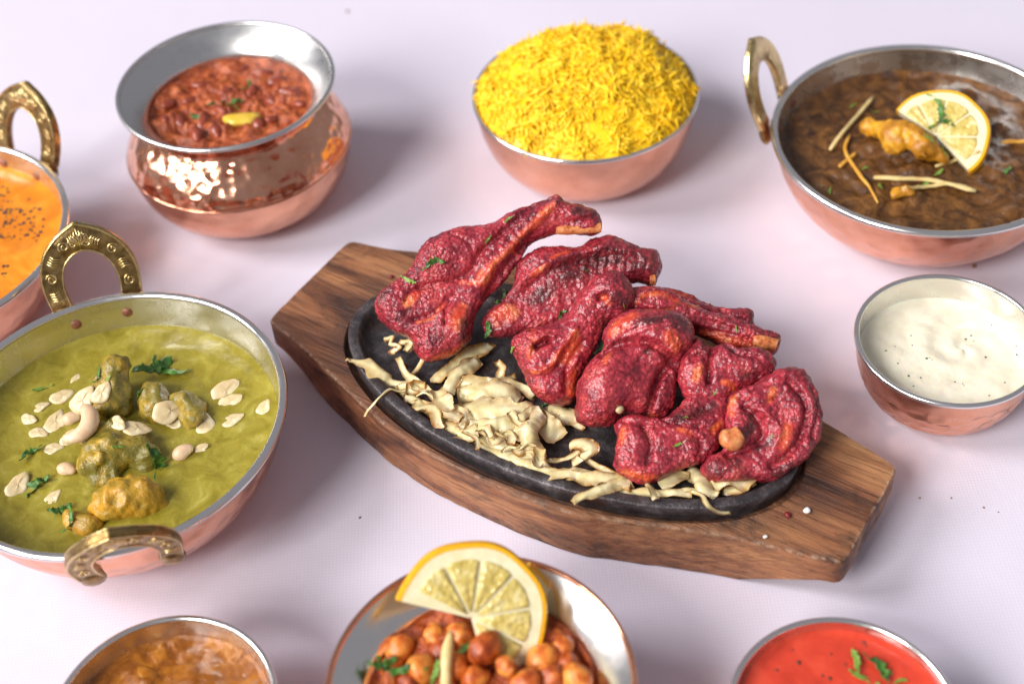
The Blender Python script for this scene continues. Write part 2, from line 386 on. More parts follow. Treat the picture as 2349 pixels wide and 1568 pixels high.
MEAT = m_meat(); BONE = m_bone(); CABBAGE = m_cabbage(); HERB = m_herb(); HERB_L = m_herb('light_coriander', (0.10, 0.22, 0.02), (0.30, 0.45, 0.09)); WOOD = m_wood(); IRON = m_iron()

# ------------------------------------------------------------------ table
def build_table():
    n = 60; xs = np.linspace(-1.6, 1.6, n); X, Y = np.meshgrid(xs, xs, indexing='ij')
    V = np.c_[X.ravel(), Y.ravel() + .2, np.zeros(n * n)]; F = [(i * n + j, (i + 1) * n + j, (i + 1) * n + j + 1, i * n + j + 1) for i in range(n - 1) for j in range(n - 1)]
    tag(mesh('tablecloth', V, F, CLOTH, origin=(0, 0, 0)), 'pale lavender woven tablecloth under all the dishes', kind='structure')
build_table()

# ------------------------------------------------------------------ board and plate
CE = np.array([0.02329, -0.06166]); TH = R_(-35.433); AX = np.array([math.cos(TH), math.sin(TH)]); NV = np.array([-AX[1], AX[0]])
def bw(u, v, z): return np.array([*(CE + AX * u + NV * v), z])
TOPZ = 0.030
def build_board():
    us = [-.1572, -.137, -.109, -.0726, -.04, 0, .04, .071, .113, .1445, .1578]; ws = [.0355, .0402, .0488, .0608, .0672, .0686, .0655, .0558, .0412, .0345, .0305]
    fine = np.linspace(-.1572, .1578, 110); cs = np.array(smooth_prof(np.c_[us, ws], 400)); w = np.interp(fine, cs[:, 0], cs[:, 1])
    pts = [(u, -q) for u, q in zip(fine, w)] + [(.1578, y) for y in np.linspace(-.0305, .0305, 22)[1:-1]] + [(u, q) for u, q in zip(fine[::-1], w[::-1])] + [(-.1572, y) for y in np.linspace(.0355, -.0355, 24)[1:-1]]
    P = np.array(pts)
    for _ in range(2): P = 0.5 * P + 0.25 * (np.roll(P, 1, 0) + np.roll(P, -1, 0))      # soften the corners
    N = len(P); T = np.roll(P, -1, 0) - np.roll(P, 1, 0); T /= np.linalg.norm(T, axis=1)[:, None]; nin = np.c_[-T[:, 1], T[:, 0]]
    P3 = np.c_[P, np.zeros(N)]; P = P + nin * (fbm(P3, 90, 3, 4) * 0.0005)[:, None]
    under = P.copy(); ramp = .0140 * np.clip((np.abs(P[:, 0]) - .114) / .034, 0, 1)
    ang = np.arctan2((P[:, 1] + .0051) / .0605, (P[:, 0] - .0026) / .1212)
    rot = 0.0465; el = lambda a, b: np.c_[.0026 + a * np.cos(ang) * math.cos(rot) - b * np.sin(ang) * math.sin(rot), -.0051 + a * np.cos(ang) * math.sin(rot) + b * np.sin(ang) * math.cos(rot)]
    rings = [(under * .985, 0.0, 0), (under, .0008, .2), (P, .0165, 0.0), (P, .0220, 0.0), (P, TOPZ - .0014, .12), (P + nin * .0006, TOPZ - .0004, 1), (P + nin * .0018, TOPZ, .12)]
    e0 = el(.1215, .0610); inner = P + nin * .0018
    for t in (.2, .4, .6, .8): rings.append((inner * (1 - t) + e0 * t, TOPZ, 0))
    rings += [(e0, TOPZ, 0), (el(.1207, .0602), TOPZ - .0008, 0), (el(.1205, .0600), .0252, 0), (el(.06, .03), .0250, 0)]
    V = []; wear = []; sc = []
    for q, z, wv in rings:
        zz = np.full(N, z)
        if z < .002: zz = zz + ramp
        if abs(z - TOPZ) < .003: zz = zz + fbm(np.c_[q, np.zeros(N)], 40, 2, 9) * .0003
        V.append(np.c_[q, zz]); wear += [wv] * N
        d = np.sqrt(((q[:, 0] - .0026) / .1183) ** 2 + ((q[:, 1] + .0051) / .0579) ** 2); sc += list(np.clip(1.0 - (d - 1.0) / .22, 0, 1) * (1 if z > .024 else .15))
    V = np.vstack(V); F = []
    for i in range(len(rings) - 1):
        for j in range(N): k = (j + 1) % N; F.append((i * N + j, i * N + k, (i + 1) * N + k, (i + 1) * N + j))
    F.append(tuple(range(N - 1, -1, -1))); F.append(tuple(range((len(rings) - 1) * N, len(rings) * N)))
    o = mesh('serving_board', V, F, WOOD, origin=(0, 0, 0), attrs={'wear': wear, 'scorch': sc}); o.location = (CE[0], CE[1], 0.0002); o.rotation_euler = (0, 0, TH)
    mod = o.modifiers.new('crease', 'EDGE_SPLIT'); mod.split_angle = R_(38)
    tag(o, 'dark brown wooden serving board with pointed waist and cut-off ends under the iron plate', 'board')
build_board()
PL_A, PL_B, PL_R = .1183, .0579, .0465
def pl(a, b, t):  # point of the plate's ellipse in board coordinates
    return .0026 + a * math.cos(t) * math.cos(PL_R) - b * math.sin(t) * math.sin(PL_R), -.0051 + a * math.cos(t) * math.sin(PL_R) + b * math.sin(t) * math.cos(PL_R)
FLOOR = .0305
def build_plate():
    n = 160; V = []; F = []
    prof = [(-.006, .0256), (-.0016, .0262), (-.0008, .0300), (0, .0362), (-.0005, .0368), (-.0013, .0371), (-.0050, .0371), (-.0058, .0367), (-.0072, .0330), (-.0090, .0310), (-.0135, FLOOR), (-.03, FLOOR), (-.045, FLOOR)]
    for d, z in prof:
        for j in range(n):
            t = 2 * math.pi * j / n; q = bw(*pl(PL_A + d, PL_B + d, t), z); V.append(q)
    V = np.array(V); V += np.c_[np.zeros((len(V), 2)), fbm(V, 120, 2, 3) * .00022]
    for i in range(len(prof) - 1):
        for j in range(n): k = (j + 1) % n; F.append((i * n + j, i * n + k, (i + 1) * n + k, (i + 1) * n + j))
    F.append(tuple(range((len(prof) - 1) * n, len(prof) * n))); F.append(tuple(range(n - 1, -1, -1)))
    o = mesh('iron_plate', V, F, IRON, origin=bw(0, 0, .0256)); reg('plate', V, F); reg('plate', [bw(-.2, -.1, .0302), bw(.2, -.1, .0302), bw(.2, .1, .0302), bw(-.2, .1, .0302)], [(0, 1, 2, 3)])
    mod = o.modifiers.new('crease', 'EDGE_SPLIT'); mod.split_angle = R_(50)
    tag(o, 'oval black cast iron sizzler plate set into the wooden board', 'plate')
build_plate()

# ------------------------------------------------------------------ bowls
def dimple(V, rows, cols, amp, zlo, zhi):
    """hammer marks: staggered rows of shallow dents"""
    r = np.hypot(V[:, 0], V[:, 1]); t = np.arctan2(V[:, 1], V[:, 0]); s = (V[:, 2] - zlo) / (zhi - zlo) * rows; i = np.floor(s)
    u = t / (2 * math.pi) * cols + 0.5 * (i % 2); fu = (u - np.floor(u)) * 2 - 1; fv = (s - i) * 2 - 1
    am = .45 + .55 * np.abs(hash3(np.floor(u).astype(np.int64) % cols, i.astype(np.int64), 0 * i.astype(np.int64), 5)); fu = fu + .3 * hash3(np.floor(u).astype(np.int64) % cols, i.astype(np.int64), 0 * i.astype(np.int64), 9); d = np.clip(1 - (fu * fu + fv * fv), 0, 1) * ((s > 0) & (s < rows)) * am; k = 1 - amp * d / np.maximum(r, 1e-4)
    return V * np.c_[k, k, np.ones(len(V))]
def rim_ring(r, z, w=.0016, hgt=.0013):
    return [(r + w * math.cos(a), z + hgt * math.sin(a)) for a in np.linspace(-math.pi, math.pi, 15)]
def make_bowl(name, label, c, r, h, prof, rimw=(.0018, .0015), hammered=None, mat=None, group=None, lining=STEEL_L, rimmat=STEEL):
    base = np.array([c[0], c[1], 0.0]); t = thing(name, label, 'bowl', base, group)
    out = smooth_prof([(a * r, b * h + .0004) for a, b in prof], 44); out = [(0.0006, .0004)] + out
    V, F = lathe(out, 160, base, jig=(lambda V: dimple(V, *hammered)) if hammered else None); mesh('shell', V, F, mat or COPPER, t)
    inn = [(max(a - .0012, .0005), b + (.0012 if i < 3 else .0006)) for i, (a, b) in enumerate(out)]; V, F = lathe(inn[::-1], 96, base); mesh('lining', V, F, lining, t); reg(name, V, F)
    V, F = lathe(rim_ring(r - .0004, h, *rimw), 128, base); mesh('rim', V, F, rimmat, t)
    return t, base
def inner_r(prof, r, h, z):
    P = np.array(smooth_prof([(a * r, b * h) for a, b in prof], 60)); return float(np.interp(z, P[:, 1], P[:, 0])) - .0012
BOWLP = [(.52, 0), (.64, .04), (.77, .15), (.88, .35), (.95, .6), (.985, .85), (1, 1)]
KADP = [(.47, 0), (.61, .05), (.745, .17), (.865, .38), (.945, .63), (.985, .88), (1, 1)]
def liquid(name, label, cat, c, R, z, mat, key, amp=.0008, freq=60, seed=0, men=.0008, prims=None, nr=70, nt=150, extra=None):
    V = [[0, 0, 0]]; F = []
    for i in range(1, nr + 1):
        rr = R * (i / nr) ** .8
        for j in range(nt): a = 2 * math.pi * j / nt; V.append([rr * math.cos(a), rr * math.sin(a), 0])
    V = np.array(V); q = np.hypot(V[:, 0], V[:, 1]) / R
    W = V + [c[0], c[1], 0]; hgt = fbm(W, freq, 4, seed) * amp * np.clip((1.02 - q) * 12, 0.25, 1) + men * np.exp(-((1 - q) / .035) ** 2)
    if extra is not None: hgt = hgt + extra(W)
    W[:, 2] = z + hgt
    for j in range(nt): F.append((0, 1 + j, 1 + (j + 1) % nt))
    for i in range(nr - 1):
        for j in range(nt): k = (j + 1) % nt; a = 1 + i * nt; b = a + nt; F.append((a + j, b + j, b + k, a + k))
    # closed underside so that it is a body of sauce, not a skin
    n0 = len(W); ring = 1 + (nr - 1) * nt; low = W[ring:ring + nt] * [1, 1, 0] + [0, 0, z - .004]; low[:, :2] = np.array(c[:2]) + (low[:, :2] - np.array(c[:2])) * .96
    W = np.vstack([W, low]); F += [(ring + j, n0 + j, n0 + (j + 1) % nt, ring + (j + 1) % nt) for j in range(nt)]; F.append(tuple(range(n0 + nt - 1, n0 - 1, -1)))
    o = mesh(name, W, F, mat, origin=(c[0], c[1], z)); reg(key, W, F)
    return tag(o, label, cat), z

def spiral(c, ex, ey, r, turns, n, a0=0, flip=1):
    return [c + ex * (r * (1 - .8 * k / n)) * math.cos(a0 + flip * turns * 2 * math.pi * k / n) + ey * (r * (1 - .8 * k / n)) * math.sin(a0 + flip * turns * 2 * math.pi * k / n) for k in range(n + 1)]
def make_handle(parent, base, az, r, h, ornate=True, lean=21, scale=1.0, mat=None):
    """pointed-arch brass handle standing on the rim, its face turned along the radius"""
    rad = np.array([math.cos(az), math.sin(az), 0]); tan = np.array([-math.sin(az), math.cos(az), 0]); up = np.array([0, 0, 1]) * math.cos(R_(lean)) + rad * math.sin(R_(lean)); nrm = np.cross(tan, up)
    if nrm @ rad < 0: nrm = -nrm
    O = base + rad * (r + .0036) + np.array([0, 0, h - .0045]); s = scale
    outer = np.array(smooth_prof([(-.0225, 0), (-.0240, .010), (-.0236, .020), (-.0195, .031), (-.0110, .0395), (-.0030, .0438), (0, .0450), (.0030, .0438), (.0110, .0395), (.0195, .031), (.0236, .020), (.0240, .010), (.0225, 0)], 61)) * s
    inner = np.array(smooth_prof([(-.0120, 0), (-.0133, .009), (-.0128, .017), (-.0098, .0240), (-.0050, .0280), (-.001, .0292), (0, .0293), (.001, .0292), (.0050, .0280), (.0098, .0240), (.0128, .017), (.0133, .009), (.0120, 0)], 61)) * s
    n = len(outer); th = .0021; V = []; F = []
    mid = lambda a, b, f: a * (1 - f) + b * f
    rings = [(outer, -th * .55), (mid(outer, inner, .09), -th), (mid(outer, inner, .91), -th), (inner, -th * .55), (inner, th * .55), (mid(outer, inner, .91), th), (mid(outer, inner, .09), th), (outer, th * .55)]
    for q, d in rings:
        for x, y in q: V.append(O + tan * x + up * y + nrm * d)
    m_ = len(rings)
    for i in range(m_):
        a = i * n; b = ((i + 1) % m_) * n
        for j in range(n - 1): F.append((a + j, a + j + 1, b + j + 1, b + j))
    F.append(tuple(i * n for i in range(m_))); F.append(tuple(i * n + n - 1 for i in range(m_ - 1, -1, -1)))
    hd = mesh('handle', V, F, mat or (BRASS_D if ornate else BRASS), parent)
    ed = hd.modifiers.new('crease', 'EDGE_SPLIT'); ed.split_angle = R_(40)
    for sg in (-1, 1):                                      # feet that fasten the handle to the bowl side
        foot = O + tan * sg * .0172 * s
        P = [foot + up * .002 + nrm * 0, foot - np.array([0, 0, .004]) - rad * .0008, foot - np.array([0, 0, .010]) - rad * .0030]
        V2, F2 = tube(curve_pts(P, 7), [.0052, .0056, .0058, .0058, .0056, .005, .0036], 10, up=rad, flat=.5); mesh('bracket', V2, F2, BRASS_D, hd)
    if ornate:
        VV = []; FF = []
        def add(P, w):
            n_ = len(P); v, f = tube(P, [w * (0.55 + .45 * math.sin(math.pi * min(1, .15 + i / n_))) for i in range(n_)], 6, up=nrm, flat=.8); k = len(VV); VV.extend(v); FF.extend([tuple(k + i for i in g) for g in f])
        for side in (-1, 1):
            off = nrm * side * (th + .0001)
            for b_, w_ in ((mid(outer, inner, .06), .00075), (mid(outer, inner, .95), .0006)):
                add([O + tan * x + up * y + off for x, y in b_[::2]], w_)
            cen = mid(outer, inner, .5)
            for q, j in enumerate((5, 10, 15, 20, 25, 35, 40, 45, 50, 55)):
                x, y = cen[j]; c0 = O + tan * x + up * y + off; sx = -1 if x < 0 else 1
                tg = cen[min(j + 1, 60)] - cen[j - 1]; tg = tg / np.linalg.norm(tg); e1 = tan * tg[0] + up * tg[1]; e2 = np.cross(nrm, e1)
                if q % 2 == 0: add(spiral(c0, e1, e2, .0030 * s, 1.5, 18, q, sx), .00062)
                else:
                    for dd in (-1.6, -.6, .5, 1.5):
                        p0 = c0 + e1 * dd * .0013 * s; add([p0 - e2 * .0026 * s * sx, p0 + e1 * .0010 * s, p0 + e2 * .0026 * s * sx + e1 * .0004 * s], .00055)
            c0 = O + up * .0372 * s + off                    # leaf at the point
            for dd in (-.9, -.45, 0, .45, .9): add([c0 - up * .0055 * s, c0 + tan * dd * .004 * s, c0 + up * (.0045 - abs(dd) * .0025) * s + tan * dd * .0025 * s], .0007)
            for sg in (-1, 1): add(spiral(c0 - up * .003 * s + tan * sg * .0036 * s, tan, up, .0024 * s, 1.4, 16, 0, sg), .0006)
        mesh('ornament', np.array(VV), FF, BRASS, hd)
    for sg in (-1, 1):                                       # rivet heads inside the bowl
        a2 = az + sg * .0135 * s / r; zc = h - .0085; rc = r * .983 - .0014
        d_ = np.array([math.cos(a2), math.sin(a2), 0]); cc = base + d_ * rc + np.array([0, 0, zc]); ex = np.array([-d_[1], d_[0], 0]); V3 = []; F3 = []
        for rr, dd in ((.0028, -.0002), (.0027, .0007), (.0018, .0012), (.0004, .0013)):
            for k in range(14): b = 2 * math.pi * k / 14; V3.append(cc - d_ * dd + ex * rr * math.cos(b) + np.array([0, 0, 1]) * rr * math.sin(b))
        for i in range(3):
            for k in range(14): l = (k + 1) % 14; F3.append((i * 14 + k, i * 14 + l, (i + 1) * 14 + l, (i + 1) * 14 + k))
        F3.append(tuple(range(42, 56))); mesh('rivet', V3, F3, RIVET, parent)
    return hd
RIVET = m_plain('rivet_copper', (0.12, 0.035, 0.02), (0.36, 0.13, 0.08), 0.45, 400)
def az_of(c, px, py, z): p = at(px, py, z); return math.atan2(p[1] - c[1], p[0] - c[0])
KR, KH = .0812, .0505
GK = (-.1899, -.0760); BK = (.2355, .0830); OK = (-.3158, .0640)
def kadai(label, c, hx, hy, ornate, scale=1.0):
    t, b = make_bowl('kadai', label, c, KR if c is not BK else .0828, KH, KADP, (.0022, .0019), mat=COPPER_D)
    a = az_of(c, hx, hy, KH); make_handle(t, b, a, KR if c is not BK else .0828, KH, ornate, scale=scale)
    make_handle(t, b, a + math.pi, KR if c is not BK else .0828, KH, ornate, scale=scale); return t
kadai('copper karahi bowl with ornate brass loop handles holding the green curry', GK, 222, 690, True)
kadai('copper karahi bowl with plain brass loop handles holding the brown curry', BK, 1797, 238, False, 1.02)
kadai('copper karahi bowl with brass loop handle holding the orange curry, cut by the left edge', OK, 52, 350, True)
SH, SR = .039, .0438
SB = (.2098, -.0599); RB = (.1159, -.2540); CB = (-.1505, -.2290)
make_bowl('dip_bowl', 'small hammered copper bowl holding the white yoghurt dip', SB, SR, SH, BOWLP, (.0014, .0014), hammered=(4, 26, .0011, .004, .029), mat=COPPER_D, group='small copper dip bowls')
make_bowl('dip_bowl', 'small copper bowl holding the smooth red chutney', RB, SR, SH, BOWLP, (.0014, .0014), hammered=(4, 26, .0011, .004, .029), mat=COPPER_D, group='small copper dip bowls')
make_bowl('dip_bowl', 'small copper bowl holding the chunky amber chutney', CB, .0452, SH, BOWLP, (.0014, .0014), hammered=(4, 26, .0011, .004, .029), mat=COPPER_D, group='small copper dip bowls')
RC, RR, RH = (.0541, .1504), .0651, .048
make_bowl('rice_bowl', 'plain copper bowl with thin steel rim heaped with yellow rice', RC, RR, RH, BOWLP, (.0012, .0013), mat=COPPER)

def make_handi(label, c, k, rimmat, lip, lipmat, squash=1.0):
    base = np.array([c[0], c[1], 0.0]); t = thing('handi_pot', label, 'pot', base)
    z = lambda q: [(a * k, b * k * squash + .0004) for a, b in q]
    lower = smooth_prof(z([(.033, 0), (.046, .0030), (.0570, .0125), (.0628, .0245), (.0650, .0372)]), 26)
    upper = smooth_prof(z([(.0650, .0378), (.0646, .0405), (.0622, .0460), (.0572, .0530), (.0515, .0580), (.0487, .0615), (.0492, .0645), (.0530, .0700), (.0606, .0772)]), 40)
    V, F = lathe([(.0006, .0004)] + lower, 150, base, jig=lambda V: dimple(V, 4, 30, .0006, .006, .036 * squash)); lo = mesh('belly', V, F, COPPER, t)
    V, F = lathe(upper, 180, base, jig=lambda V: dimple(V, 4, 36, .0005, .040 * k * squash, .0575 * k * squash)); mesh('shoulder', V, F, COPPER_H, t)
    V, F = lathe(rim_ring(.0650 * k, .0375 * k * squash + .0004, .0007, .0010), 128, base); mesh('seam', V, F, COPPER, t)
    inn = smooth_prof(z([(.0606, .0779), (.0535, .0726), (.0482, .0670), (.0467, .0635), (.0485, .0590), (.0555, .0520), (.0625, .0400), (.0600, .0200), (.0450, .0060), (.0005, .0030)]), 50)
    V, F = lathe(inn, 140, base); mesh('lining', V, F, lipmat, t); reg('handi', V, F)
    V, F = lathe(rim_ring(.0606 * k, .0775 * k * squash + .0004, lip, lip), 140, base); mesh('rim', V, F, rimmat, t)
    return t, base
HC, PC = (-.1490, .1448), (-.0226, -.2405)
make_handi('round copper handi pot with wide steel lip holding the red bean stew', HC, 1.0, STEEL_G, .0014, STEEL_G)
make_handi('copper handi pot with copper edged steel lip holding the chickpea curry', PC, .967, COPPER, .0012, STEEL, .82)

# ------------------------------------------------------------------ lamb chops
QA = lambda x, y: (596.6 + .3904 * x, 413.4 + .3904 * y)
QB = lambda x, y: (1238.4 + .4972 * x, 596.6 + .4972 * y)
SA, SB_ = .3904, .4972
def seg_dist(G, a, b):
    d = b - a; t = np.clip(((G - a) @ d) / (d @ d + 1e-14), 0, 1); return np.linalg.norm(G - a - t[..., None] * d, axis=-1)
def poly_sd(G, P):
    d = np.full(G.shape[:-1], 9.0); ins = np.zeros(G.shape[:-1], bool)
    for i in range(len(P)):
        a, b = P[i - 1], P[i]; d = np.minimum(d, seg_dist(G, a, b))
        c = (a[1] > G[..., 1]) != (b[1] > G[..., 1]); x = a[0] + (G[..., 1] - a[1]) / (b[1] - a[1] + 1e-15) * (b[0] - a[0]); ins ^= c & (G[..., 0] < x)
    return np.where(ins, -d, d)
def paint(V, spots, Zf, S):
    """each spot is a line of points on the chop with a radius; gives 1 on the line fading to 0"""
    out = np.zeros(len(V))
    for pts, rad in spots:
        W = [h[0] for h in (cast(*Zf(*p), ['_this']) for p in pts) if h]
        if not W: continue
        r = rad * S * mpp(W[0]); d = np.full(len(V), 9.0)
        for i in range(len(W)): d = np.minimum(d, sdf_cone(V, W[i], W[min(i + 1, len(W) - 1)], 0, 0))
        d = d + fbm(V, 260, 2, len(W)) * r * .35
        out = np.maximum(out, np.clip(1.5 - d / r, 0, 1))
    return out
def chop(label, Zf, S, outline, ref, tilt, half, rnd_, bulge=(), groove=(), fat=(), char=(), bones=(), seed=0, rough=1.0):
    """a thick slab of meat: outline in its own leaning plane, relief of bulges and grooves on its upper side"""
    c = at(*Zf(*ref[:2]), ref[2]); ta = R_(tilt); n = -CAM_R[2]; ez = np.array([0, 0, 1.0]); side = CAM_R[0]
    n = n * math.cos(ta) + np.cross(side, n) * math.sin(ta) * (1 if np.cross(side, n)[2] > 0 else -1); n /= np.linalg.norm(n)
    e1 = side - n * (side @ n); e1 /= np.linalg.norm(e1); e2 = np.cross(n, e1); u = S * mpp(c)
    def pl2(p):
        q = at(*Zf(*p), 0.0) - CAM_POS; q = CAM_POS + q * (((c - CAM_POS) @ n) / (q @ n)) - c; return np.array([q @ e1, q @ e2])
    O = np.array([pl2(p) for p in outline]); O = np.array(smooth_prof(np.vstack([O, O[:1]]), len(O) * 3))[:-1]
    h = .00085; lo = np.r_[O.min(0) - .007, -half * u - .012]; hi = np.r_[O.max(0) + .007, half * u + .02 + max([b[3] for b in bulge] + [0]) * u]
    N = np.ceil((hi - lo) / h).astype(int) + 1; ax = [lo[i] + h * np.arange(N[i]) for i in range(3)]
    G = np.stack(np.meshgrid(ax[0], ax[1], indexing='ij'), -1); d2 = poly_sd(G, O); hf = np.full(d2.shape, half * u)
    for x, y, r, a in bulge: p = pl2((x, y)); hf = hf + a * u * np.exp(-((G - p) ** 2).sum(-1) / (r * u) ** 2)
    wob = vnoise(np.concatenate([G, np.full(G.shape[:-1] + (1,), seed * .01)], -1), 130, seed) * 6 * u
    for pts, w, a in groove:
        P = [pl2(p) for p in pts]; P = curve_pts(np.array(P), 12) if len(P) > 2 else np.array(P); d = np.full(d2.shape, 9.0)
        for i in range(len(P) - 1): d = np.minimum(d, seg_dist(G, P[i], P[i + 1]))
        hf = hf - a * u * np.exp(-((d + np.abs(wob) * .4) / (w * u)) ** 2)
    W = ax[2][None, None, :]; rho = rnd_ * u; top = np.where(W > 0, hf[..., None], half * u)
    hh = np.maximum(top, rho * .6); a_ = d2[..., None] + rho; b_ = (np.abs(W) - hh + rho)
    F = np.hypot(np.maximum(a_, 0), np.maximum(b_, 0)) - rho + np.minimum(np.maximum(a_, b_), 0)
    near = np.abs(F) < .006; idx = np.argwhere(near); L3 = np.c_[ax[0][idx[:, 0]], ax[1][idx[:, 1]], ax[2][idx[:, 2]]]; Pw = c + L3[:, :1] * e1 + L3[:, 1:2] * e2 + L3[:, 2:] * n
    F[near] += .0015 * fbm(Pw, 60, 2, seed) + rough * (.00040 * fbm(Pw, 190, 1, seed + 3) + .00030 * np.abs(vnoise(Pw, 480, seed + 9)) + .00055 * vnoise(Pw, 640, seed + 11))
    V, Q = nets(F, lo, h); V = c + V[:, :1] * e1 + V[:, 1:2] * e2 + V[:, 2:] * n
    V[:, 2] = np.maximum(V[:, 2], FLOOR + .0003)
    BVH.pop('_this', None); reg('_this', V, Q); fa = paint(V, fat, Zf, S); ch = paint(V, char, Zf, S)
    t = thing('lamb_chop', label, 'meat', [*V[:, :2].mean(0), V[:, 2].min()], 'red tandoori lamb chops piled on the iron plate')
    mesh('flesh', V, Q, MEAT, t, attrs={'fat': fa, 'char': ch}); reg('meat', V, Q)
    for pts, w, lift in bones:
        hits = [cast(*Zf(*p[:2]), ['_this']) for p in pts]; base = [h_[0] for h_ in hits if h_]; base = np.mean(base, 0) if base else c
        P = []
        for p in pts:
            q = at(*Zf(*p[:2]), 0.0) - CAM_POS; q /= np.linalg.norm(q); dd = ((base - CAM_POS) @ CAM_R[2]) / (q @ CAM_R[2]); P.append(CAM_POS + q * (dd - lift * u))
        P = curve_pts(np.array(P), 9); V2, F2 = tube(P, w * u * np.array([.75, .95, 1, 1, 1.05, 1, .98, 1, .95] if w < 40 else [.8, .95, 1, 1.04, 1.05, 1, .88, .66, .3]), 16, up=CAM_R[2] + .01, flat=.8); cc = P.mean(0)
        V2 = V2 + fbm(V2, 260, 2, seed)[:, None] * .0007 * (V2 - cc) / (np.linalg.norm(V2 - cc, axis=1)[:, None] + 1e-6)
        mesh('bone', V2, F2, BONE, t).modifiers.new('crease', 'EDGE_SPLIT').split_angle = R_(50); reg('meat', V2, F2)
    return t
chop('long red rib chop with forked bone tip sticking up at the back left', QA, SA,
     [(680, 720), (715, 655), (800, 590), (880, 520), (930, 430), (1010, 340), (1120, 280), (1260, 258), (1400, 238), (1500, 190), (1620, 140), (1738, 92), (1790, 130), (1900, 160), (1985, 190), (1992, 300), (1900, 312), (1750, 305), (1680, 315), (1600, 350), (1560, 430), (1510, 510), (1440, 600), (1340, 690), (1270, 800), (1235, 930), (1130, 1020), (1000, 1062), (930, 1010), (890, 930), (800, 890), (715, 830), (678, 775)],
     (1050, 650, .060), 6, 95, 80, [(1080, 450, 190, 60), (800, 720, 110, 25), (1160, 840, 110, 40), (990, 960, 100, 25), (1350, 330, 110, 20)],
     [([(1730, 150), (1560, 330), (1390, 500), (1300, 620)], 26, -26), ([(1600, 170), (1420, 330), (1300, 440), (1230, 560), (1100, 610), (940, 640)], 20, 30), ([(1600, 330), (1440, 520), (1330, 680)], 26, 34), ([(1110, 700), (1030, 790), (900, 830)], 14, 26), ([(1090, 860), (1095, 770), (1140, 690)], 12, 26), ([(860, 720), (900, 660), (970, 650)], 12, 24), ([(1750, 230), (1830, 260), (1960, 230)], 16, 22), ([(1640, 160), (1730, 120)], 12, 18), ([(1120, 330), (1230, 390), (1260, 480)], 10, 12), ([(1000, 400), (1010, 520), (1080, 580)], 9, 9)],
     fat=[([(1715, 150), (1600, 270), (1480, 390), (1370, 500), (1310, 600)], 26), ([(1300, 540), (1270, 600), (1180, 600)], 14), ([(1180, 760), (1140, 850)], 42), ([(860, 720), (920, 670)], 26), ([(1080, 730), (1020, 800), (930, 830)], 12), ([(1040, 1045), (1180, 980)], 22), ([(1480, 410), (1500, 430)], 12)],
     char=[([(1600, 150), (1700, 120)], 22), ([(1850, 180), (1970, 200)], 30), ([(700, 700), (760, 640)], 26), ([(1180, 940), (1200, 820)], 22), ([(800, 820), (880, 760)], 16)], bones=[([(1740, 296), (1880, 286), (1998, 278)], 28, 10)], seed=1)
chop('thick curved red rib piece behind the middle with its cut end facing left', QA, SA,
     [(1288, 830), (1330, 760), (1420, 690), (1470, 620), (1490, 550), (1530, 470), (1600, 415), (1720, 400), (1880, 385), (2000, 335), (2120, 345), (2230, 395), (2320, 405), (2345, 480), (2340, 590), (2300, 625), (2200, 605), (2090, 640), (1990, 750), (1860, 860), (1700, 895), (1560, 905), (1420, 935), (1330, 905)],
     (1800, 600, .058), 4, 95, 85, [(1700, 520, 200, 30), (2150, 480, 160, 20), (1450, 780, 110, 15)],
     [([(1420, 690), (1600, 560), (1760, 470), (1900, 430), (2030, 390)], 26, -26), ([(1500, 720), (1640, 600), (1800, 520), (2000, 470), (2200, 470)], 24, 18)] + [([(1880 + 55 * k, 450 - 10 * (k % 2)), (1870 + 55 * k, 560)], 9, 11) for k in range(8)],
     fat=[([(1400, 790), (1460, 770)], 48), ([(1600, 560), (1680, 500)], 16), ([(1720, 450), (1800, 420)], 16)], char=[([(1780, 540), (1950, 480), (2120, 440), (2280, 460)], 75), ([(1700, 640), (1600, 700)], 36)],
     bones=[([(2290, 588), (2322, 585)], 32, 25)], seed=2)
chop('red chop in the middle of the pile with round marrow bone cut facing front', QA, SA,
     [(1960, 565), (2060, 543), (2150, 585), (2195, 680), (2160, 770), (2060, 840), (2010, 920), (1960, 1030), (1890, 1130), (1855, 1210), (1840, 1280), (1760, 1312), (1650, 1292), (1580, 1230), (1530, 1130), (1480, 1040), (1458, 950), (1500, 890), (1600, 850), (1700, 830), (1800, 770), (1880, 650)],
     (1750, 980, .056), 6, 120, 100, [(2050, 650, 110, 40), (1850, 860, 120, 20), (1650, 1000, 120, 30), (1700, 1200, 130, 20)],
     [([(1500, 1085), (1600, 1125), (1700, 1105), (1765, 1000), (1860, 880)], 15, -24), ([(1500, 1125), (1600, 1165), (1720, 1140), (1790, 1030)], 16, 26), ([(1620, 985), (1690, 955)], 24, 60), ([(1580, 1040), (1595, 980), (1660, 930), (1730, 930)], 10, -16), ([(1790, 1250), (1800, 1100), (1890, 960)], 18, 24), ([(1990, 705), (2020, 700)], 22, 55), ([(2040, 660), (2050, 720)], 10, -12), ([(1560, 900), (1580, 850)], 12, -20)],
     fat=[([(1500, 1090), (1600, 1125), (1700, 1105), (1765, 1000), (1860, 890)], 17), ([(1580, 1040), (1595, 980), (1660, 930)], 14), ([(1850, 960), (1800, 1040)], 40), ([(2020, 690), (2050, 720)], 18), ([(1840, 1150), (1830, 1250)], 40), ([(1680, 1310), (1800, 1300)], 24), ([(1590, 870), (1600, 920)], 20)],
     char=[([(1600, 1170), (1580, 1175)], 26), ([(2100, 700), (2150, 740)], 45), ([(1990, 830), (2040, 820)], 18), ([(1640, 985), (1680, 965)], 16)], seed=3)
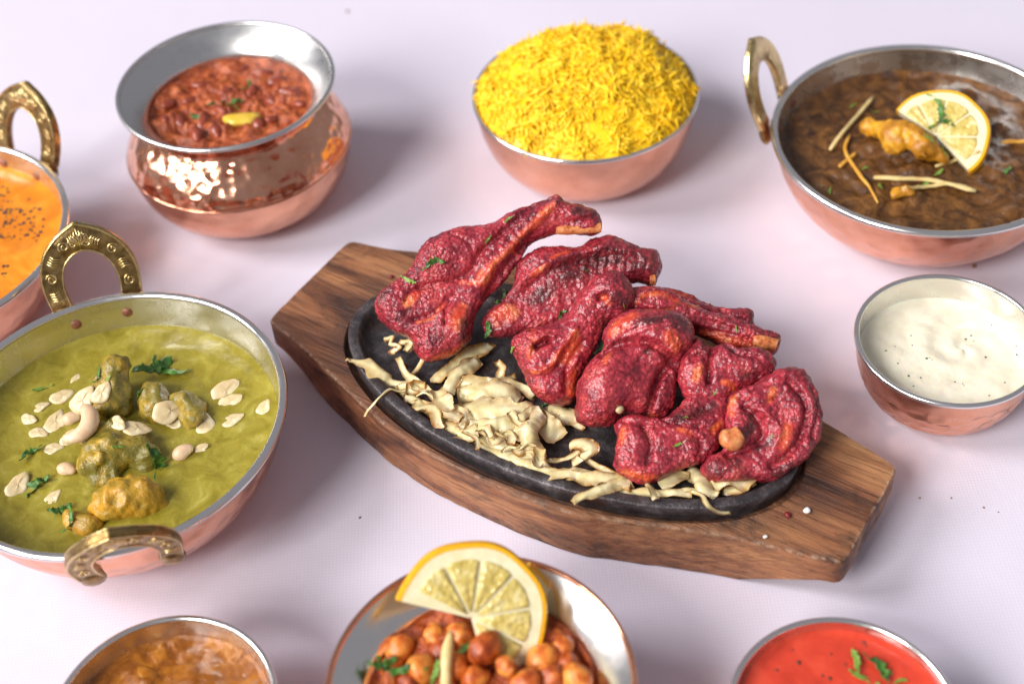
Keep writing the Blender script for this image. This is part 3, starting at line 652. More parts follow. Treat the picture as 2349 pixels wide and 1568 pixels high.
chop('largest plump red chop with two rounded lobes at the centre of the pile', QB, SB_,
     [(165, 660), (162, 600), (200, 520), (255, 455), (298, 400), (300, 330), (335, 280), (420, 232), (520, 238), (620, 240), (680, 285), (712, 335), (705, 400), (660, 450), (640, 530), (640, 610), (620, 690), (560, 742), (500, 742), (430, 705), (380, 700), (340, 752), (250, 770), (180, 752), (158, 705)],
     (420, 500, .058), 8, 105, 90, [(310, 560, 130, 80), (560, 330, 110, 45), (450, 330, 100, 30), (250, 690, 90, 30), (560, 640, 60, 0)],
     [([(275, 450), (360, 400), (470, 392), (550, 430), (610, 490)], 17, 60), ([(490, 720), (510, 630), (540, 550), (600, 470)], 18, 55), ([(360, 340), (480, 280), (560, 262)], 9, 12), ([(350, 370), (450, 330), (560, 300)], 8, 12), ([(400, 380), (500, 345), (620, 330)], 8, 12), ([(470, 375), (560, 345), (640, 370)], 8, 10), ([(220, 560), (330, 520), (430, 560)], 8, 7), ([(480, 430), (520, 410)], 9, 18)],
     fat=[([(600, 350), (640, 400)], 34), ([(330, 330), (420, 260)], 28), ([(520, 720), (570, 730)], 24), ([(300, 470), (320, 430)], 16)], char=[([(600, 255), (670, 300)], 38), ([(450, 290), (560, 270)], 22), ([(485, 425), (525, 412)], 12)], seed=4)
chop('flat red rib chop with burnt bone tip pointing right behind the pile', QB, SB_,
     [(380, 160), (440, 132), (560, 140), (640, 168), (720, 210), (800, 250), (900, 285), (1000, 320), (1088, 350), (1094, 395), (1070, 440), (1000, 425), (900, 405), (800, 380), (700, 340), (600, 300), (480, 260), (390, 220)],
     (740, 280, .058), 10, 70, 55, [(550, 195, 90, 12)], [([(450, 195), (475, 162), (560, 152), (640, 188), (600, 225), (530, 236), (462, 215), (450, 195)], 9, -13), ([(690, 320), (850, 350), (1010, 400)], 12, 22), ([(700, 240), (850, 300), (1000, 350)], 10, -12), ([(760, 290), (880, 330)], 8, 10)],
     fat=[([(450, 195), (475, 162), (560, 152), (640, 188), (600, 225), (530, 236)], 11), ([(760, 340), (900, 380), (1040, 400)], 24), ([(720, 215), (680, 200)], 14)], char=[([(1080, 360), (1090, 380)], 12)], bones=[([(985, 372), (1040, 378), (1092, 392)], 28, 14)], seed=5, rough=.8)
chop('narrow dark red rib strip furthest back on the right', QB, SB_,
     [(500, 128), (620, 132), (700, 158), (750, 198), (850, 220), (965, 228), (988, 265), (965, 310), (880, 300), (760, 265), (640, 215), (520, 165)], (740, 220, .052), 10, 55, 45, [], [([(620, 150), (720, 190), (860, 250)], 9, 12)], fat=[([(580, 142), (690, 165)], 18)], char=[([(640, 138), (730, 180)], 12), ([(960, 235), (980, 270)], 14)], seed=6)
chop('knobbly red chop resting against the right side of the largest chop', QB, SB_,
     [(640, 545), (650, 440), (690, 380), (735, 350), (790, 390), (850, 378), (900, 418), (1000, 402), (1060, 428), (1088, 480), (1062, 535), (980, 572), (900, 610), (840, 660), (780, 665), (720, 650), (670, 620), (650, 580)], (850, 500, .058), 10, 75, 65, [(920, 500, 90, 18), (730, 500, 45, 18), (1040, 480, 50, 10)],
     [([(795, 405), (775, 480), (770, 570)], 14, 45), ([(850, 395), (900, 440), (1000, 460)], 12, 26), ([(690, 470), (740, 440), (760, 500)], 9, 20), ([(820, 560), (900, 540), (1000, 540)], 9, 14)], fat=[([(730, 500), (720, 550)], 18), ([(850, 560), (900, 590)], 14)], char=[([(750, 370), (760, 430)], 18), ([(930, 540), (990, 530)], 18), ([(860, 395), (900, 425)], 14)], seed=7)
chop('flat folded red chop at the front edge of the pile beside the cabbage', QB, SB_,
     [(340, 752), (400, 728), (470, 735), (560, 740), (620, 690), (700, 610), (800, 580), (880, 640), (870, 740), (845, 810), (815, 890), (720, 950), (640, 982), (560, 1010), (480, 1016), (400, 992), (345, 960), (338, 860)], (560, 860, .044), 22, 60, 50, [(420, 880, 100, 30), (600, 870, 110, 22), (780, 700, 110, 5), (700, 800, 80, 10)],
     [([(470, 790), (505, 870), (490, 950)], 20, 34), ([(380, 760), (520, 790), (660, 760), (760, 700)], 13, 16), ([(560, 760), (700, 790), (830, 800)], 12, 16), ([(680, 820), (740, 860), (720, 920)], 12, 14)], fat=[([(385, 790), (375, 830)], 26), ([(690, 800), (640, 780)], 14), ([(400, 980), (520, 1005)], 22), ([(800, 790), (830, 760)], 18)], char=[([(500, 900), (500, 940)], 14), ([(640, 720), (780, 680)], 34)], seed=8)
chop('broad curled red chop at the right end of the plate with round bone knob', QB, SB_,
     [(870, 650), (900, 602), (980, 570), (1080, 520), (1150, 502), (1222, 520), (1272, 590), (1302, 680), (1302, 770), (1264, 860), (1222, 930), (1130, 990), (1040, 1016), (900, 1014), (800, 1010), (748, 972), (770, 925), (840, 890), (880, 830), (860, 740)], (1060, 770, .048), 16, 70, 60, [(1130, 560, 120, 30), (1240, 720, 90, 34), (1150, 900, 110, 20), (960, 650, 90, 20), (900, 820, 60, 46)],
     [([(1130, 580), (1200, 660), (1210, 760), (1160, 880), (1060, 960)], 20, 38), ([(1240, 600), (1265, 700), (1240, 830)], 12, 22), ([(860, 910), (960, 870), (1020, 820), (990, 740), (930, 690)], 17, 34), ([(900, 640), (1000, 690), (1080, 650)], 11, 16), ([(1020, 720), (1090, 800), (1060, 900)], 14, -18), ([(950, 620), (1050, 590)], 9, 12)],
     fat=[([(890, 640), (880, 700)], 22), ([(1080, 600), (1060, 640)], 18), ([(1150, 770), (1120, 850)], 26)], char=[([(930, 800), (990, 760), (960, 700)], 30), ([(800, 960), (900, 930)], 40), ([(1100, 980), (1180, 940)], 24), ([(1285, 640), (1295, 720)], 16), ([(1000, 870), (1060, 840)], 18)],
     bones=[([(925, 800), (880, 830), (840, 855)], 50, 22)], seed=9, rough=.9)

def E_(px, py, z, rx, ry, rd, rot=0): return ('e', px, py, z, rx, ry, rd, rot)
def C_(*pts): return [('c', pts[i], pts[i + 1]) for i in range(len(pts) - 1)]

# ------------------------------------------------------------------ fried cabbage
Z6 = lambda x, y: ((840 + x / 3.408) * .9396, (800 + y / 3.408) * .9396)
Z4 = lambda x, y: ((1380 + x / 2.796) * .9396, (880 + y / 2.796) * .9396)
S6, S4 = .9396 / 3.408, .9396 / 2.796
CAB_N = [0]
def cabbage(Zf, S, pts, w, zs, burn=.5, label=None, thick=.00035, cup=.16, crinkle=.0016, twist=0.0):
    i = CAB_N[0]; CAB_N[0] += 1; rnd = random.Random(i * 7 + 3)
    zs = np.interp(np.linspace(0, 1, len(pts)), np.linspace(0, 1, len(zs)), zs)
    P = np.array([at(*Zf(*p), z) for p, z in zip(pts, zs)]); n = max(30, 11 * len(pts)); P = curve_pts(P, n)
    W = w * (1.3 if w > 60 else 1.1) * S * mpp(P[0]) * np.array([(.62 + .38 * math.sin(math.pi * (.12 + .76 * k / (n - 1)))) * (1 + .10 * rnd.uniform(-1, 1)) for k in range(n)])
    W = np.convolve(np.r_[W[0], W, W[-1]], [.25, .5, .25], 'valid')
    nr = np.array([rnd.uniform(-.25, .25), -.25 + rnd.uniform(-.2, .2), 1.0]); nr /= np.linalg.norm(nr)
    V, F, E = ribbon(P, W, nr, thick, 12, cup * rnd.choice((-1, 1)), crinkle, i + 20, twist, 85, frill=.0028 if w > 60 else .0009)
    V[:, 2] += np.maximum(0, FLOOR + .0006 - V[:, 2].min())
    o = mesh('cabbage_shred', V, F, CABBAGE, attrs={'edge': E, 'burn': np.full(len(V), .50 + .7 * burn)}); reg('cabbage', V, F)
    o.modifiers.new('crease', 'EDGE_SPLIT').split_angle = R_(48)
    return tag(o, label or 'pale fried cabbage shred in the tangle beside the chops', 'cabbage', 'fried cabbage shreds on the iron plate')
f0 = FLOOR
def cab_threads():
    rnd = random.Random(77)
    for i in range(34):
        t = i / 33; x = 520 + 1150 * t + rnd.uniform(-60, 60); y = 560 + 560 * t + rnd.uniform(-120, 70); a = rnd.uniform(-.5, 1.3); L = rnd.uniform(90, 230)
        pts = [(x + L * (q - .5) * math.cos(a + .6 * math.sin(q * 3 + i)), y + L * (q - .5) * math.sin(a + .6 * math.sin(q * 3 + i))) for q in (0, .33, .66, 1)]; z0 = rnd.uniform(.0325, .0425)
        cabbage(Z6, S6, pts, rnd.uniform(12, 40) if i % 3 else rnd.uniform(55, 85), [z0 - .001, z0 + rnd.uniform(0, .002), z0], rnd.uniform(.3, 1.0), 'thin fried cabbage thread among the wider shreds', crinkle=.0012)
def cab6(*a, **k): return cabbage(Z6, S6, *a, **k)
def cab4(*a, **k): return cabbage(Z4, S4, *a, **k)
cab6([(40, 280), (180, 310), (330, 390), (400, 450), (560, 490), (700, 560)], 72, [.0392, .0390, .0370, .0345, .035, .035], .25, 'wide pale cabbage shred lying over the left rim of the iron plate')
cab6([(170, 745), (210, 670), (300, 570), (370, 510), (470, 525), (560, 490)], 20, [.0325, .0345, .0382, .0380, .035, .035], .5, 'thin cabbage strand hanging over the plate rim onto the board at left', crinkle=.0006)
cab6([(460, 260), (510, 370), (590, 430), (700, 520), (830, 640), (930, 700)], 55, [.036, .0365, .037, .037, .037, .037], .2, label='narrow cabbage strip leaning up behind the wide shred at left')
cab6([(660, 230), (610, 330), (560, 400), (530, 470)], 42, [.036, .034, .034, .034], .95, label='browned cabbage sliver leaning under the forked rib chop')
cab6([(1250, 130), (1100, 210), (950, 290), (820, 380), (760, 450)], 105, [.033, .034, .034, .033], .95, label='long golden brown cabbage strip half under the forked rib chop')
cab6([(1120, 240), (1000, 340), (880, 450), (860, 560)], 100, [.036, .037, .036, .034], .5, label='pale cabbage strip crossing the long golden brown one')
cab6([(950, 470), (1100, 470), (1300, 480), (1500, 510), (1580, 580)], 80, [.034, .036, .036, .034], .45, label='straight cabbage strip pointing under the marrow bone chop')
cab6([(940, 600), (1100, 560), (1300, 560), (1450, 640)], 150, [.034, .0375, .037, .034], .2, crinkle=.0024, label='folded cabbage sheet just behind the broad crumpled leaf')
cab6([(870, 720), (1060, 690), (1280, 690), (1480, 720), (1560, 780)], 180, [.036, .040, .041, .040, .036], .15, 'broad crumpled cabbage leaf in the middle of the tangle', crinkle=.0028)
cab6([(490, 570), (600, 580), (650, 660), (800, 680), (1000, 760)], 90, [.034, .035, .037, .038, .039], .35, label='wavy cabbage strip along the left side of the broad crumpled leaf')
cab6([(620, 650), (760, 720), (880, 790), (980, 880), (1060, 930)], 130, [.033, .034, .036, .036, .036], .35, label='cabbage sheet sloping to the plate rim below the wide left shred')
cab6([(1000, 790), (1200, 800), (1330, 790), (1440, 820)], 130, [.038, .042, .042, .040], .15, label='pale cabbage fold lying in front of the broad crumpled leaf')
cab6([(880, 860), (1000, 880), (1120, 830)], 95, [.036, .039, .041], .3, label='short cabbage flap at the lower left of the broad crumpled leaf')
cab6([(1640, 690), (1580, 780), (1530, 880), (1550, 990), (1620, 1110)], 125, [.040, .043, .043, .040, .036], .2, 'wide curling cabbage strip standing up at the right of the tangle', cup=.3)
cab6([(1600, 740), (1700, 820), (1790, 905)], 170, [.037, .038, .034], .25, label='large cabbage flap under the wide curling strip')
cab6([(1640, 650), (1560, 680), (1480, 740), (1430, 880), (1310, 1000)], 75, [.038, .041, .043, .041, .036], .45, label='brown edged cabbage strip running across the right of the broad leaf')
cab6([(1250, 870), (1350, 900), (1470, 880), (1560, 840)], 110, [.039, .040, .040, .038], .2, label='cabbage fold tucked left of the wide curling strip')
cab6([(1080, 930), (1200, 1010), (1400, 1060), (1550, 1110), (1640, 1150)], 100, [.034, .036, .037, .036, .035], .25, label='cabbage strip following the plate rim below the broad leaf')
cab6([(1330, 1060), (1450, 1120), (1600, 1170), (1800, 1210), (2000, 1230)], 80, [.035, .037, .037, .036, .036], .45, label='cabbage shred near the front rim under the wide curling strip')
cab6([(1600, 1100), (1700, 1180), (1850, 1220), (2050, 1250)], 110, [.034, .036, .037, .036], .3, label='long cabbage strip along the front rim leading to the browned curl')
cab6([(1870, 980), (1960, 955), (2040, 1010), (1990, 1080), (1900, 1140)], 95, [.039, .043, .043, .039, .036], .9, 'browned curl of cabbage in front of the bare plate patch')
cab6([(1640, 1110), (1780, 1120), (1900, 1060), (1960, 1010)], 46, [.034, .035, .038, .040], .9, label='thin browned cabbage shred leading up to the browned curl')
cab6([(1690, 690), (1790, 680), (1850, 730), (1780, 790)], 130, [.034, .036, .036, .034], .45, 'small round cabbage piece under the marrow bone chop')
cab6([(1880, 700), (1900, 780), (1980, 840)], 60, [.034, .035, .034], .8, label='browned cabbage scrap under the left lobe of the largest chop')
cab6([(1270, 280), (1320, 330), (1310, 410), (1440, 400)], 60, [.038, .040, .037, .035], .85, label='golden cabbage curl left of the marrow bone chop')
cab6([(330, 80), (420, 60), (390, 130), (460, 170), (370, 230)], 46, [.036, .038, .036, .035, .033], 1.0, 'crisp browned cabbage scrap at the far left under the forked rib chop', crinkle=.003)
cab6([(470, 110), (550, 130), (500, 200), (590, 150)], 58, [.037, .040, .036, .036], .6, crinkle=.003, label='crumpled cabbage scrap touching the base of the forked rib chop')
cab6([(1350, 690), (1420, 760), (1500, 850), (1480, 960)], 70, [.042, .043, .042, .039], .2, label='pale cabbage strip lying down across the broad crumpled leaf')
cab6([(760, 560), (900, 640), (1000, 700), (1010, 780)], 46, [.038, .040, .041, .042], .2, label='thin pale cabbage shred over the left end of the broad leaf')
cab6([(1060, 830), (1180, 900), (1300, 960), (1440, 990)], 100, [.036, .037, .037, .035], .3, label='cabbage piece at the lower edge of the tangle by the rim')
cab4([(55, 970), (130, 920), (230, 880), (330, 840), (460, 820)], 70, [.0385, .040, .0395, .038, .037], .3, 'pale cabbage strip lying over the front rim of the iron plate', cup=.3)
cab4([(0, 800), (150, 800), (300, 810), (460, 830)], 90, [.036, .039, .039, .037], .6, label='creamy cabbage strip in front of the flat folded chop at left')
cab4([(330, 895), (500, 895), (700, 905), (850, 905)], 55, [.034, .035, .035, .035], .2, label='cabbage strip along the inner front rim under the flat folded chop')
cab4([(560, 830), (590, 890), (625, 945)], 58, [.037, .0385, .0392], .15, label='short pale cabbage tab hanging on the front rim')
cab4([(640, 850), (720, 800), (790, 740)], 95, [.036, .037, .036], .3, label='cabbage flap peeking out below the flat folded chop')
cab4([(850, 730), (900, 800), (950, 860), (1040, 920)], 95, [.036, .038, .039, .0385], .12, 'straight pale cabbage strip below the curled chop')
cab4([(1000, 850), (1100, 800), (1190, 800), (1280, 730)], 125, [.037, .040, .040, .038], .5, 'wavy cabbage piece at the right end of the plate', crinkle=.003)
cab4([(850, 890), (930, 925), (970, 995), (1040, 1035), (1130, 1035)], 30, [.037, .039, .0385, .034, .0318], .6, 'thin curly cabbage strand hanging over the front rim at right', crinkle=.0006)
cab4([(740, 890), (850, 860), (960, 880)], 40, [.035, .037, .036], .5, label='thin cabbage shred between the straight strip and the rim')
cab4([(90, 650), (200, 720), (300, 770), (370, 805)], 44, [.038, .037, .037, .036], .95, label='browned cabbage strip rising beside the flat folded chop')
cab4([(1080, 880), (1180, 870), (1300, 820)], 60, [.034, .035, .035], .9, label='browned cabbage edge under the wavy piece at the right end')

cab_threads()

# ------------------------------------------------------------------ small garnishes
def at_surface(name, me_or_data, loc, nr, spin, lift=0.0, scale=1.0, tilt=(0, 0)):
    o = bpy.data.objects.new(name, me_or_data); link(o); z = Vector(nr).normalized(); q = Vector((0, 0, 1)).rotation_difference(z)
    o.rotation_mode = 'QUATERNION'; o.rotation_quaternion = q @ Matrix.Rotation(spin, 4, 'Z').to_quaternion() @ Matrix.Rotation(tilt[0], 4, 'X').to_quaternion() @ Matrix.Rotation(tilt[1], 4, 'Y').to_quaternion()
    o.location = Vector(loc) + z * lift; o.scale = (scale,) * 3; return o
def data(name, V, F, mat, smooth=True, attrs=None):
    me = bpy.data.meshes.new(name); me.from_pydata(np.asarray(V, float).tolist(), [], [tuple(map(int, f)) for f in F]); me.materials.append(mat)
    if smooth: me.polygons.foreach_set('use_smooth', [True] * len(me.polygons))
    for k, v in (attrs or {}).items(): a = me.attributes.new(k, 'FLOAT', 'POINT'); a.data.foreach_set('value', np.asarray(v, np.float32))
    me.update(); return me
def leaf_data(seed, L, W, mat, jag=.5, curl=.0014):
    rnd = random.Random(seed); n = 15; x = np.linspace(-L / 2, L / 2, n); bend = rnd.uniform(-.35, .35) * L
    P = np.c_[x, bend * ((x / L) ** 2 * 4 - .5) + [rnd.uniform(-.05, .05) * L for _ in x], np.abs(fbm(np.c_[x, x * 0, x * 0 + seed], 240, 2, seed)) * curl * 1.4 + .0002]
    w = np.array([W * (.25 + .75 * math.sin(math.pi * (k + .4) / n)) * (1 - jag * (k % 3) / 2.0) for k in range(n)])
    V, F, E = ribbon(P, w, (0, 0, 1), .00025, 4, .15, curl, seed, 0, 300); return data('coriander', V, F, mat)
LEAF = [leaf_data(i, .0085 + .002 * (i % 3), .0036, HERB, .55) for i in range(4)] + [leaf_data(10 + i, .006, .0013, HERB_L, .2, .0008) for i in range(4)]
def herb(px, py, keys, kind, spin, scale, label, group, cat='herb'):
    hit = cast(px, py, keys)
    if not hit: return
    o = at_surface('coriander_leaf' if kind < 4 else 'coriander_shred', LEAF[kind], hit[0], hit[1], spin, .0003, scale)
    tag(o, label, cat, group)
MK = ['meat', 'cabbage', 'plate']
G1 = 'coriander bits scattered over the chops'
CLB = ['tiny coriander bit on the shank of the forked rib chop','tiny coriander bit near the tip of the forked rib chop','dark coriander leaf in the gap right of the forked rib chop','coriander leaf just below the one in the gap by the forked rib chop','pale coriander bit at the left edge of the marrow bone chop','coriander bit at the top left of the marrow bone chop','coriander bit on the flat rib chop at the back right','coriander bit between the largest chop and the flat folded chop','small coriander bit on the shaded part of the flat folded chop','coriander stem lying on the flat folded chop','round coriander bit on the cabbage under the marrow bone chop','tiny coriander bit on the dark side of the curved rib piece','coriander bit at the foot of the knobbly chop','tiny coriander bit on the broad curled chop','tiny coriander bit at the top of the marrow bone chop']
herb(995, 604, ['meat'], 1, 0.2, 1.1, 'largest dark coriander strip on the forked rib chop', G1)
herb(938, 640, ['meat'], 4, -.7, 1.45, 'curved light green coriander stem at the left edge of the forked rib chop', G1)
herb(1376, 790, MK, 2, 1.2, 1.35, 'green leaf wedged between the marrow bone chop and the largest chop', G1)
herb(1122, 752, ['meat'], 0, 1.2, .95, 'bright green leaf bit on the cut end of the curved rib piece', G1)
for i, (x, y, k, s, sc) in enumerate([(1120, 548, 5, 1.0, .8), (1166, 503, 6, .5, .9), (1150, 688, 2, .9, .9), (1140, 700, 0, 2.0, .8), (1180, 800, 7, .3, .9), (1287, 722, 1, .9, .6), (1690, 753, 6, 1.4, .6), (1545, 936, 4, 1.2, .5), (1572, 958, 7, .2, .5), (1560, 1018, 5, .4, 1.0), (1255, 928, 3, .3, .6), (1345, 620, 6, .4, .4), (1640, 900, 5, .9, .5), (1770, 1000, 4, .9, .4), (1430, 700, 6, 1.9, .4)]):
    herb(x, y, MK, k, s, sc, CLB[i], G1)
def crumb_data(seed, r, mat, sub=2):
    bm = bmesh.new(); bmesh.ops.create_icosphere(bm, subdivisions=sub, radius=r); V = np.array([v.co[:] for v in bm.verts]); F = [[v.index for v in f.verts] for f in bm.faces]; bm.free()
    V = V * (1 + .28 * fbm(V, .8 / r, 2, seed))[:, None] * [1.2, 1, .7]; return data('crumb', V, F, mat)
M_GARLIC = m_plain('garlic', (0.62, 0.47, 0.22), (0.80, 0.70, 0.45), .35, 300, sss=.2); M_SALT = m_plain('salt', (0.75, 0.72, 0.68), (0.88, 0.86, 0.82), .3, 600); M_REDC = m_plain('red_crumb', (0.10, 0.005, 0.008), (0.26, 0.02, 0.02), .4, 600)
hit = cast(1419, 937, ['meat'])
tag(at_surface('garlic_piece', crumb_data(1, .0022, M_GARLIC), hit[0], hit[1], .4, .0008), 'single pale yellow garlic bit at the base of the largest chop', 'garlic')
def board_hit(px, py): return at(px, py, TOPZ + .0004), np.array([0, 0, 1.0])
for i, (x, y, r, mt, nm, lb) in enumerate([(1850, 1172, .0015, M_SALT, 'salt_grain', 'larger white salt flake on the right end of the board'), (1755, 1231, .0009, M_SALT, 'salt_grain', 'small round white salt grain near the front edge of the board'), (1806, 1180, .0014, M_REDC, 'spice_crumb', 'dark red spice crumb on the right end of the board'), (898, 635, .0011, M_REDC, 'spice_crumb', 'dark red speck on the left end of the board')]):
    p, nr = board_hit(x, y); tag(at_surface(nm, crumb_data(20 + i, r, mt), p, nr, i, r * .35), lb, 'crumb')
p = at(924, 843, FLOOR + .0003); tag(at_surface('spice_crumb', crumb_data(31, .0021, M_REDC), p, (0, 0, 1), 0, .0012), 'red meat crumb on the bare iron at the left of the plate', 'crumb')
M_CRUMB = m_plain('brown_crumb', (0.22, 0.09, 0.06), (0.40, 0.22, 0.15), .6, 500)
for i, (x, y, r) in enumerate([(2110, 1142, .0005), (2182, 1142, .0004), (2256, 1164, .0005), (2290, 1174, .0004), (825, 1187, .0006), (797, 28, .0012), (1345, 1432, .0005), (2235, 612, .0013)]):
    tag(at_surface('tablecloth_crumb', crumb_data(50 + i, r, M_CRUMB, 1), at(x, y, 0), (0, 0, 1), i, r * .4), 'tiny brown crumb lying on the tablecloth', 'crumb', 'crumbs on the tablecloth')

# ------------------------------------------------------------------ green curry
M_GREEN = m_curry('green_curry', [(0.24, (0.175, 0.140, 0.010)), (0.45, (0.262, 0.212, 0.020)), (0.62, (0.335, 0.280, 0.038)), (0.82, (0.50, 0.44, 0.14))], (0.14, 0.30), .0007, 95, .25, (900, .68, (0.09, 0.10, 0.006)), .8)
GZ = .0335
liquid('green_curry', 'olive green creamy curry filling the ornate copper karahi', 'curry', GK, inner_r(KADP, KR, KH, GZ) + .0004, GZ, M_GREEN, 'green', .0007, 70, 3)
def m_chicken(name, a, b, coat):
    M = Mat(name, .3, Specular_IOR_Level=.55); c = M.ramp(M.noise(120, 4, .6), [(.3, a), (.7, b)]); f = M.ramp(M.noise(60, 5, .7, .6), [(.36, 0.0), (.52, .95)])
    M.col(M.mix(f, c, coat)).rough(M.ramp(M.noise(260, 3), [(.3, .16), (.7, .42)])); M.bump(M.noise(190, 4, .6), .0018, .6); M.bump(M.noise(600, 3, .7), .0006, .7); M.sss(.2, (1, .5, .2), .002); return M.m
M_CHG = m_chicken('green_coated_chicken', (0.34, 0.22, 0.02), (0.56, 0.34, 0.03), (0.17, 0.145, 0.020)); M_CHY = m_chicken('yellow_chicken', (0.55, 0.27, 0.015), (0.70, 0.36, 0.03), (0.36, 0.22, 0.02))
def lump(name, label, prims, mat, key, floor, seed, cat='chicken', group=None, k=.005, amp=1.0, h=.0011):
    V, Q = organic(prims, h, k, lump=((.0026 * amp, 80, 3, seed), (.0009 * amp, 260, 2, seed + 3)), floor=floor)
    o = mesh(name, V, Q, mat); reg(key, V, Q); return tag(o, label, cat, group)
GG = 'chicken pieces in the green curry'
lump('chicken_piece', 'upright pointed chicken piece standing in the green curry', C_((264, 834, .052, 20), (260, 875, .046, 36), (247, 925, .038, 50)) + [E_(285, 838, .052, 14, 22, 18, 20)], M_CHG, 'green', GZ - .004, 31, group=GG)
lump('chicken_piece', 'dark lumpy chicken piece behind the almond flakes in the green curry', [E_(345, 920, .037, 34, 36, 30, 10), E_(360, 945, .035, 40, 28, 30)], M_CHG, 'green', GZ - .004, 32, group=GG)
lump('chicken_piece', 'chicken piece with browned right edge under two almond flakes', [E_(425, 922, .037, 42, 26, 30, -25), E_(440, 955, .035, 26, 34, 28)], M_CHG, 'green', GZ - .004, 33, group=GG)
lump('chicken_piece', 'broad low chicken mound in the middle of the green curry', [E_(262, 1000, .036, 78, 40, 40), E_(245, 1060, .037, 72, 52, 40, 20), E_(320, 1040, .036, 50, 50, 40)], M_CHG, 'green', GZ - .004, 34, group=GG)
lump('chicken_piece', 'bright yellow orange chicken piece at the front of the green curry', [E_(290, 1135, .038, 78, 42, 40, 8), E_(330, 1150, .036, 46, 38, 36), E_(245, 1165, .035, 30, 28, 28)], M_CHY, 'green', GZ - .004, 35, group=GG)
lump('chicken_piece', 'small yellow chicken scrap beside the front handle in the green curry', [E_(180, 1192, .035, 36, 22, 26, -20), E_(210, 1208, .034, 28, 16, 20)], M_CHY, 'green', GZ - .004, 36, group=GG)
M_ALM = m_plain('almond', (0.58, 0.42, 0.20), (0.80, 0.68, 0.44), .35, 110, .0006, .25)
M_CASH = m_plain('cashew', (0.66, 0.42, 0.24), (0.80, 0.62, 0.42), .4, 120, .0004, .25)
def almond_data(seed):
    rnd = random.Random(seed); n = 20; V = []; L, W = .0066, .0040; F = []
    for rr, z in ((.001, .0007), (.7, .0006), (.96, .0005), (1.0, .0), (.96, -.0006), (.001, -.0006)):
        for k in range(n):
            a = 2 * math.pi * k / n; w = W * (1 - .28 * math.cos(a)); x = L * math.cos(a) * rr; V.append((x * (1 + .05 * math.sin(5 * a + seed * 2)), w * math.sin(a) * rr * (1 + .10 * math.sin(3 * a + seed) + .06 * math.sin(6 * a)), z - seed * x * x * 7 + .00018 * math.sin(4 * a + 9 * rr)))
    for i in range(5):
        for k in range(n): l = (k + 1) % n; F.append((i * n + k, i * n + l, (i + 1) * n + l, (i + 1) * n + k))
    return data('almond', V, F, M_ALM)
ALM = [almond_data(i) for i in range(3)]
ALB = ['long almond flake behind and left of the large cashew', 'upright almond flake leaning on the upright chicken piece', 'small dull almond flake at the far left of the nuts', 'pinkish almond flake at the left end of the row', 'oval almond flake left of the large cashew', 'half sunk almond flake below the pinkish one', 'chipped almond flake right of the large cashew', 'angular almond flake on the middle chicken mound', 'largest almond flake on the browned chicken piece', 'almond flake under the largest one', 'teardrop almond flake right of the browned chicken piece', 'tilted almond flake near the right rim of the green curry', 'almond flake just below the tilted one near the right rim', 'faint almond flake at the right under the curry', 'small sunk almond flake below the large cashew', 'pale pointed almond flake near the left frame edge', 'sunk almond flake beside the yellow chicken scrap', 'tiny almond chip beside the cashew half', 'almond chip tucked against the large cashew', 'faint almond flake against the right rim', 'faint almond flake behind the upright chicken piece', 'almond flake at the foot of the upright chicken piece']
for i, (x, y, s, sc, lift, tx) in enumerate([(153, 968, .5, 1.1, .0004, .1), (205, 977, .8, 1.15, .001, .25), (101, 992, .6, .7, 0, 0), (72, 1024, -.4, .75, .0004, .1), (136, 1029, 1.4, 1.1, 0, 0), (95, 1056, -.3, .8, 0, 0), (290, 1035, -.8, .8, .0008, .2), (334, 1049, .1, .95, .0012, .2), (414, 1006, .5, 1.3, .0016, .25), (435, 1029, .2, 1.0, .0008, .1), (500, 1032, 1.7, 1.2, 0, 0), (552, 955, .9, 1.2, .0006, .4), (564, 980, .4, .95, .0004, .2), (567, 1023, .5, 1.0, -.0003, 0), (132, 1093, .3, .7, -.0003, 0), (46, 1185, 1.1, 1.1, .0010, .3), (129, 1213, .9, .8, -.0003, .1), (493, 1096, .8, .5, .0008, .4), (172, 1071, 1.0, .8, .0012, .5), (644, 992, 1.2, .8, -.0005, 0), (186, 925, 1.5, .7, -.0005, 0), (250, 960, .9, .9, .0010, .4)]):
    hit = cast(x * .9396, y * .9396, ['green'])
    if hit: tag(at_surface('almond_flake', ALM[i % 3], hit[0], hit[1] * .6 + np.array([0, 0, .4]), s, .0001 + lift * .7, sc * (.88 + .24 * ((i * 37) % 10) / 10), (tx + .10 * math.sin(i * 2.3), -tx * .6 + .07 * math.cos(i * 1.7))), ALB[i], 'almond', 'almond flakes on the green curry')
def cashew_data(seed, L, r, arc):
    t = np.linspace(-arc / 2, arc / 2, 15); R0 = L / arc; P = np.c_[R0 * np.sin(t), R0 * (np.cos(t) - 1), np.zeros(15)]; rad = r * np.array([max(.12, math.sin(math.pi * (k + .6) / 15.2)) ** .45 * (1 + .12 * math.cos(k / 4)) for k in range(15)])
    V, F = tube(P, rad, 14, (0, 0, 1), .85); return data('cashew', V, F, M_CASH)
CA = [cashew_data(0, .026, .0044, 3.0), cashew_data(1, .010, .0036, 1.2)]
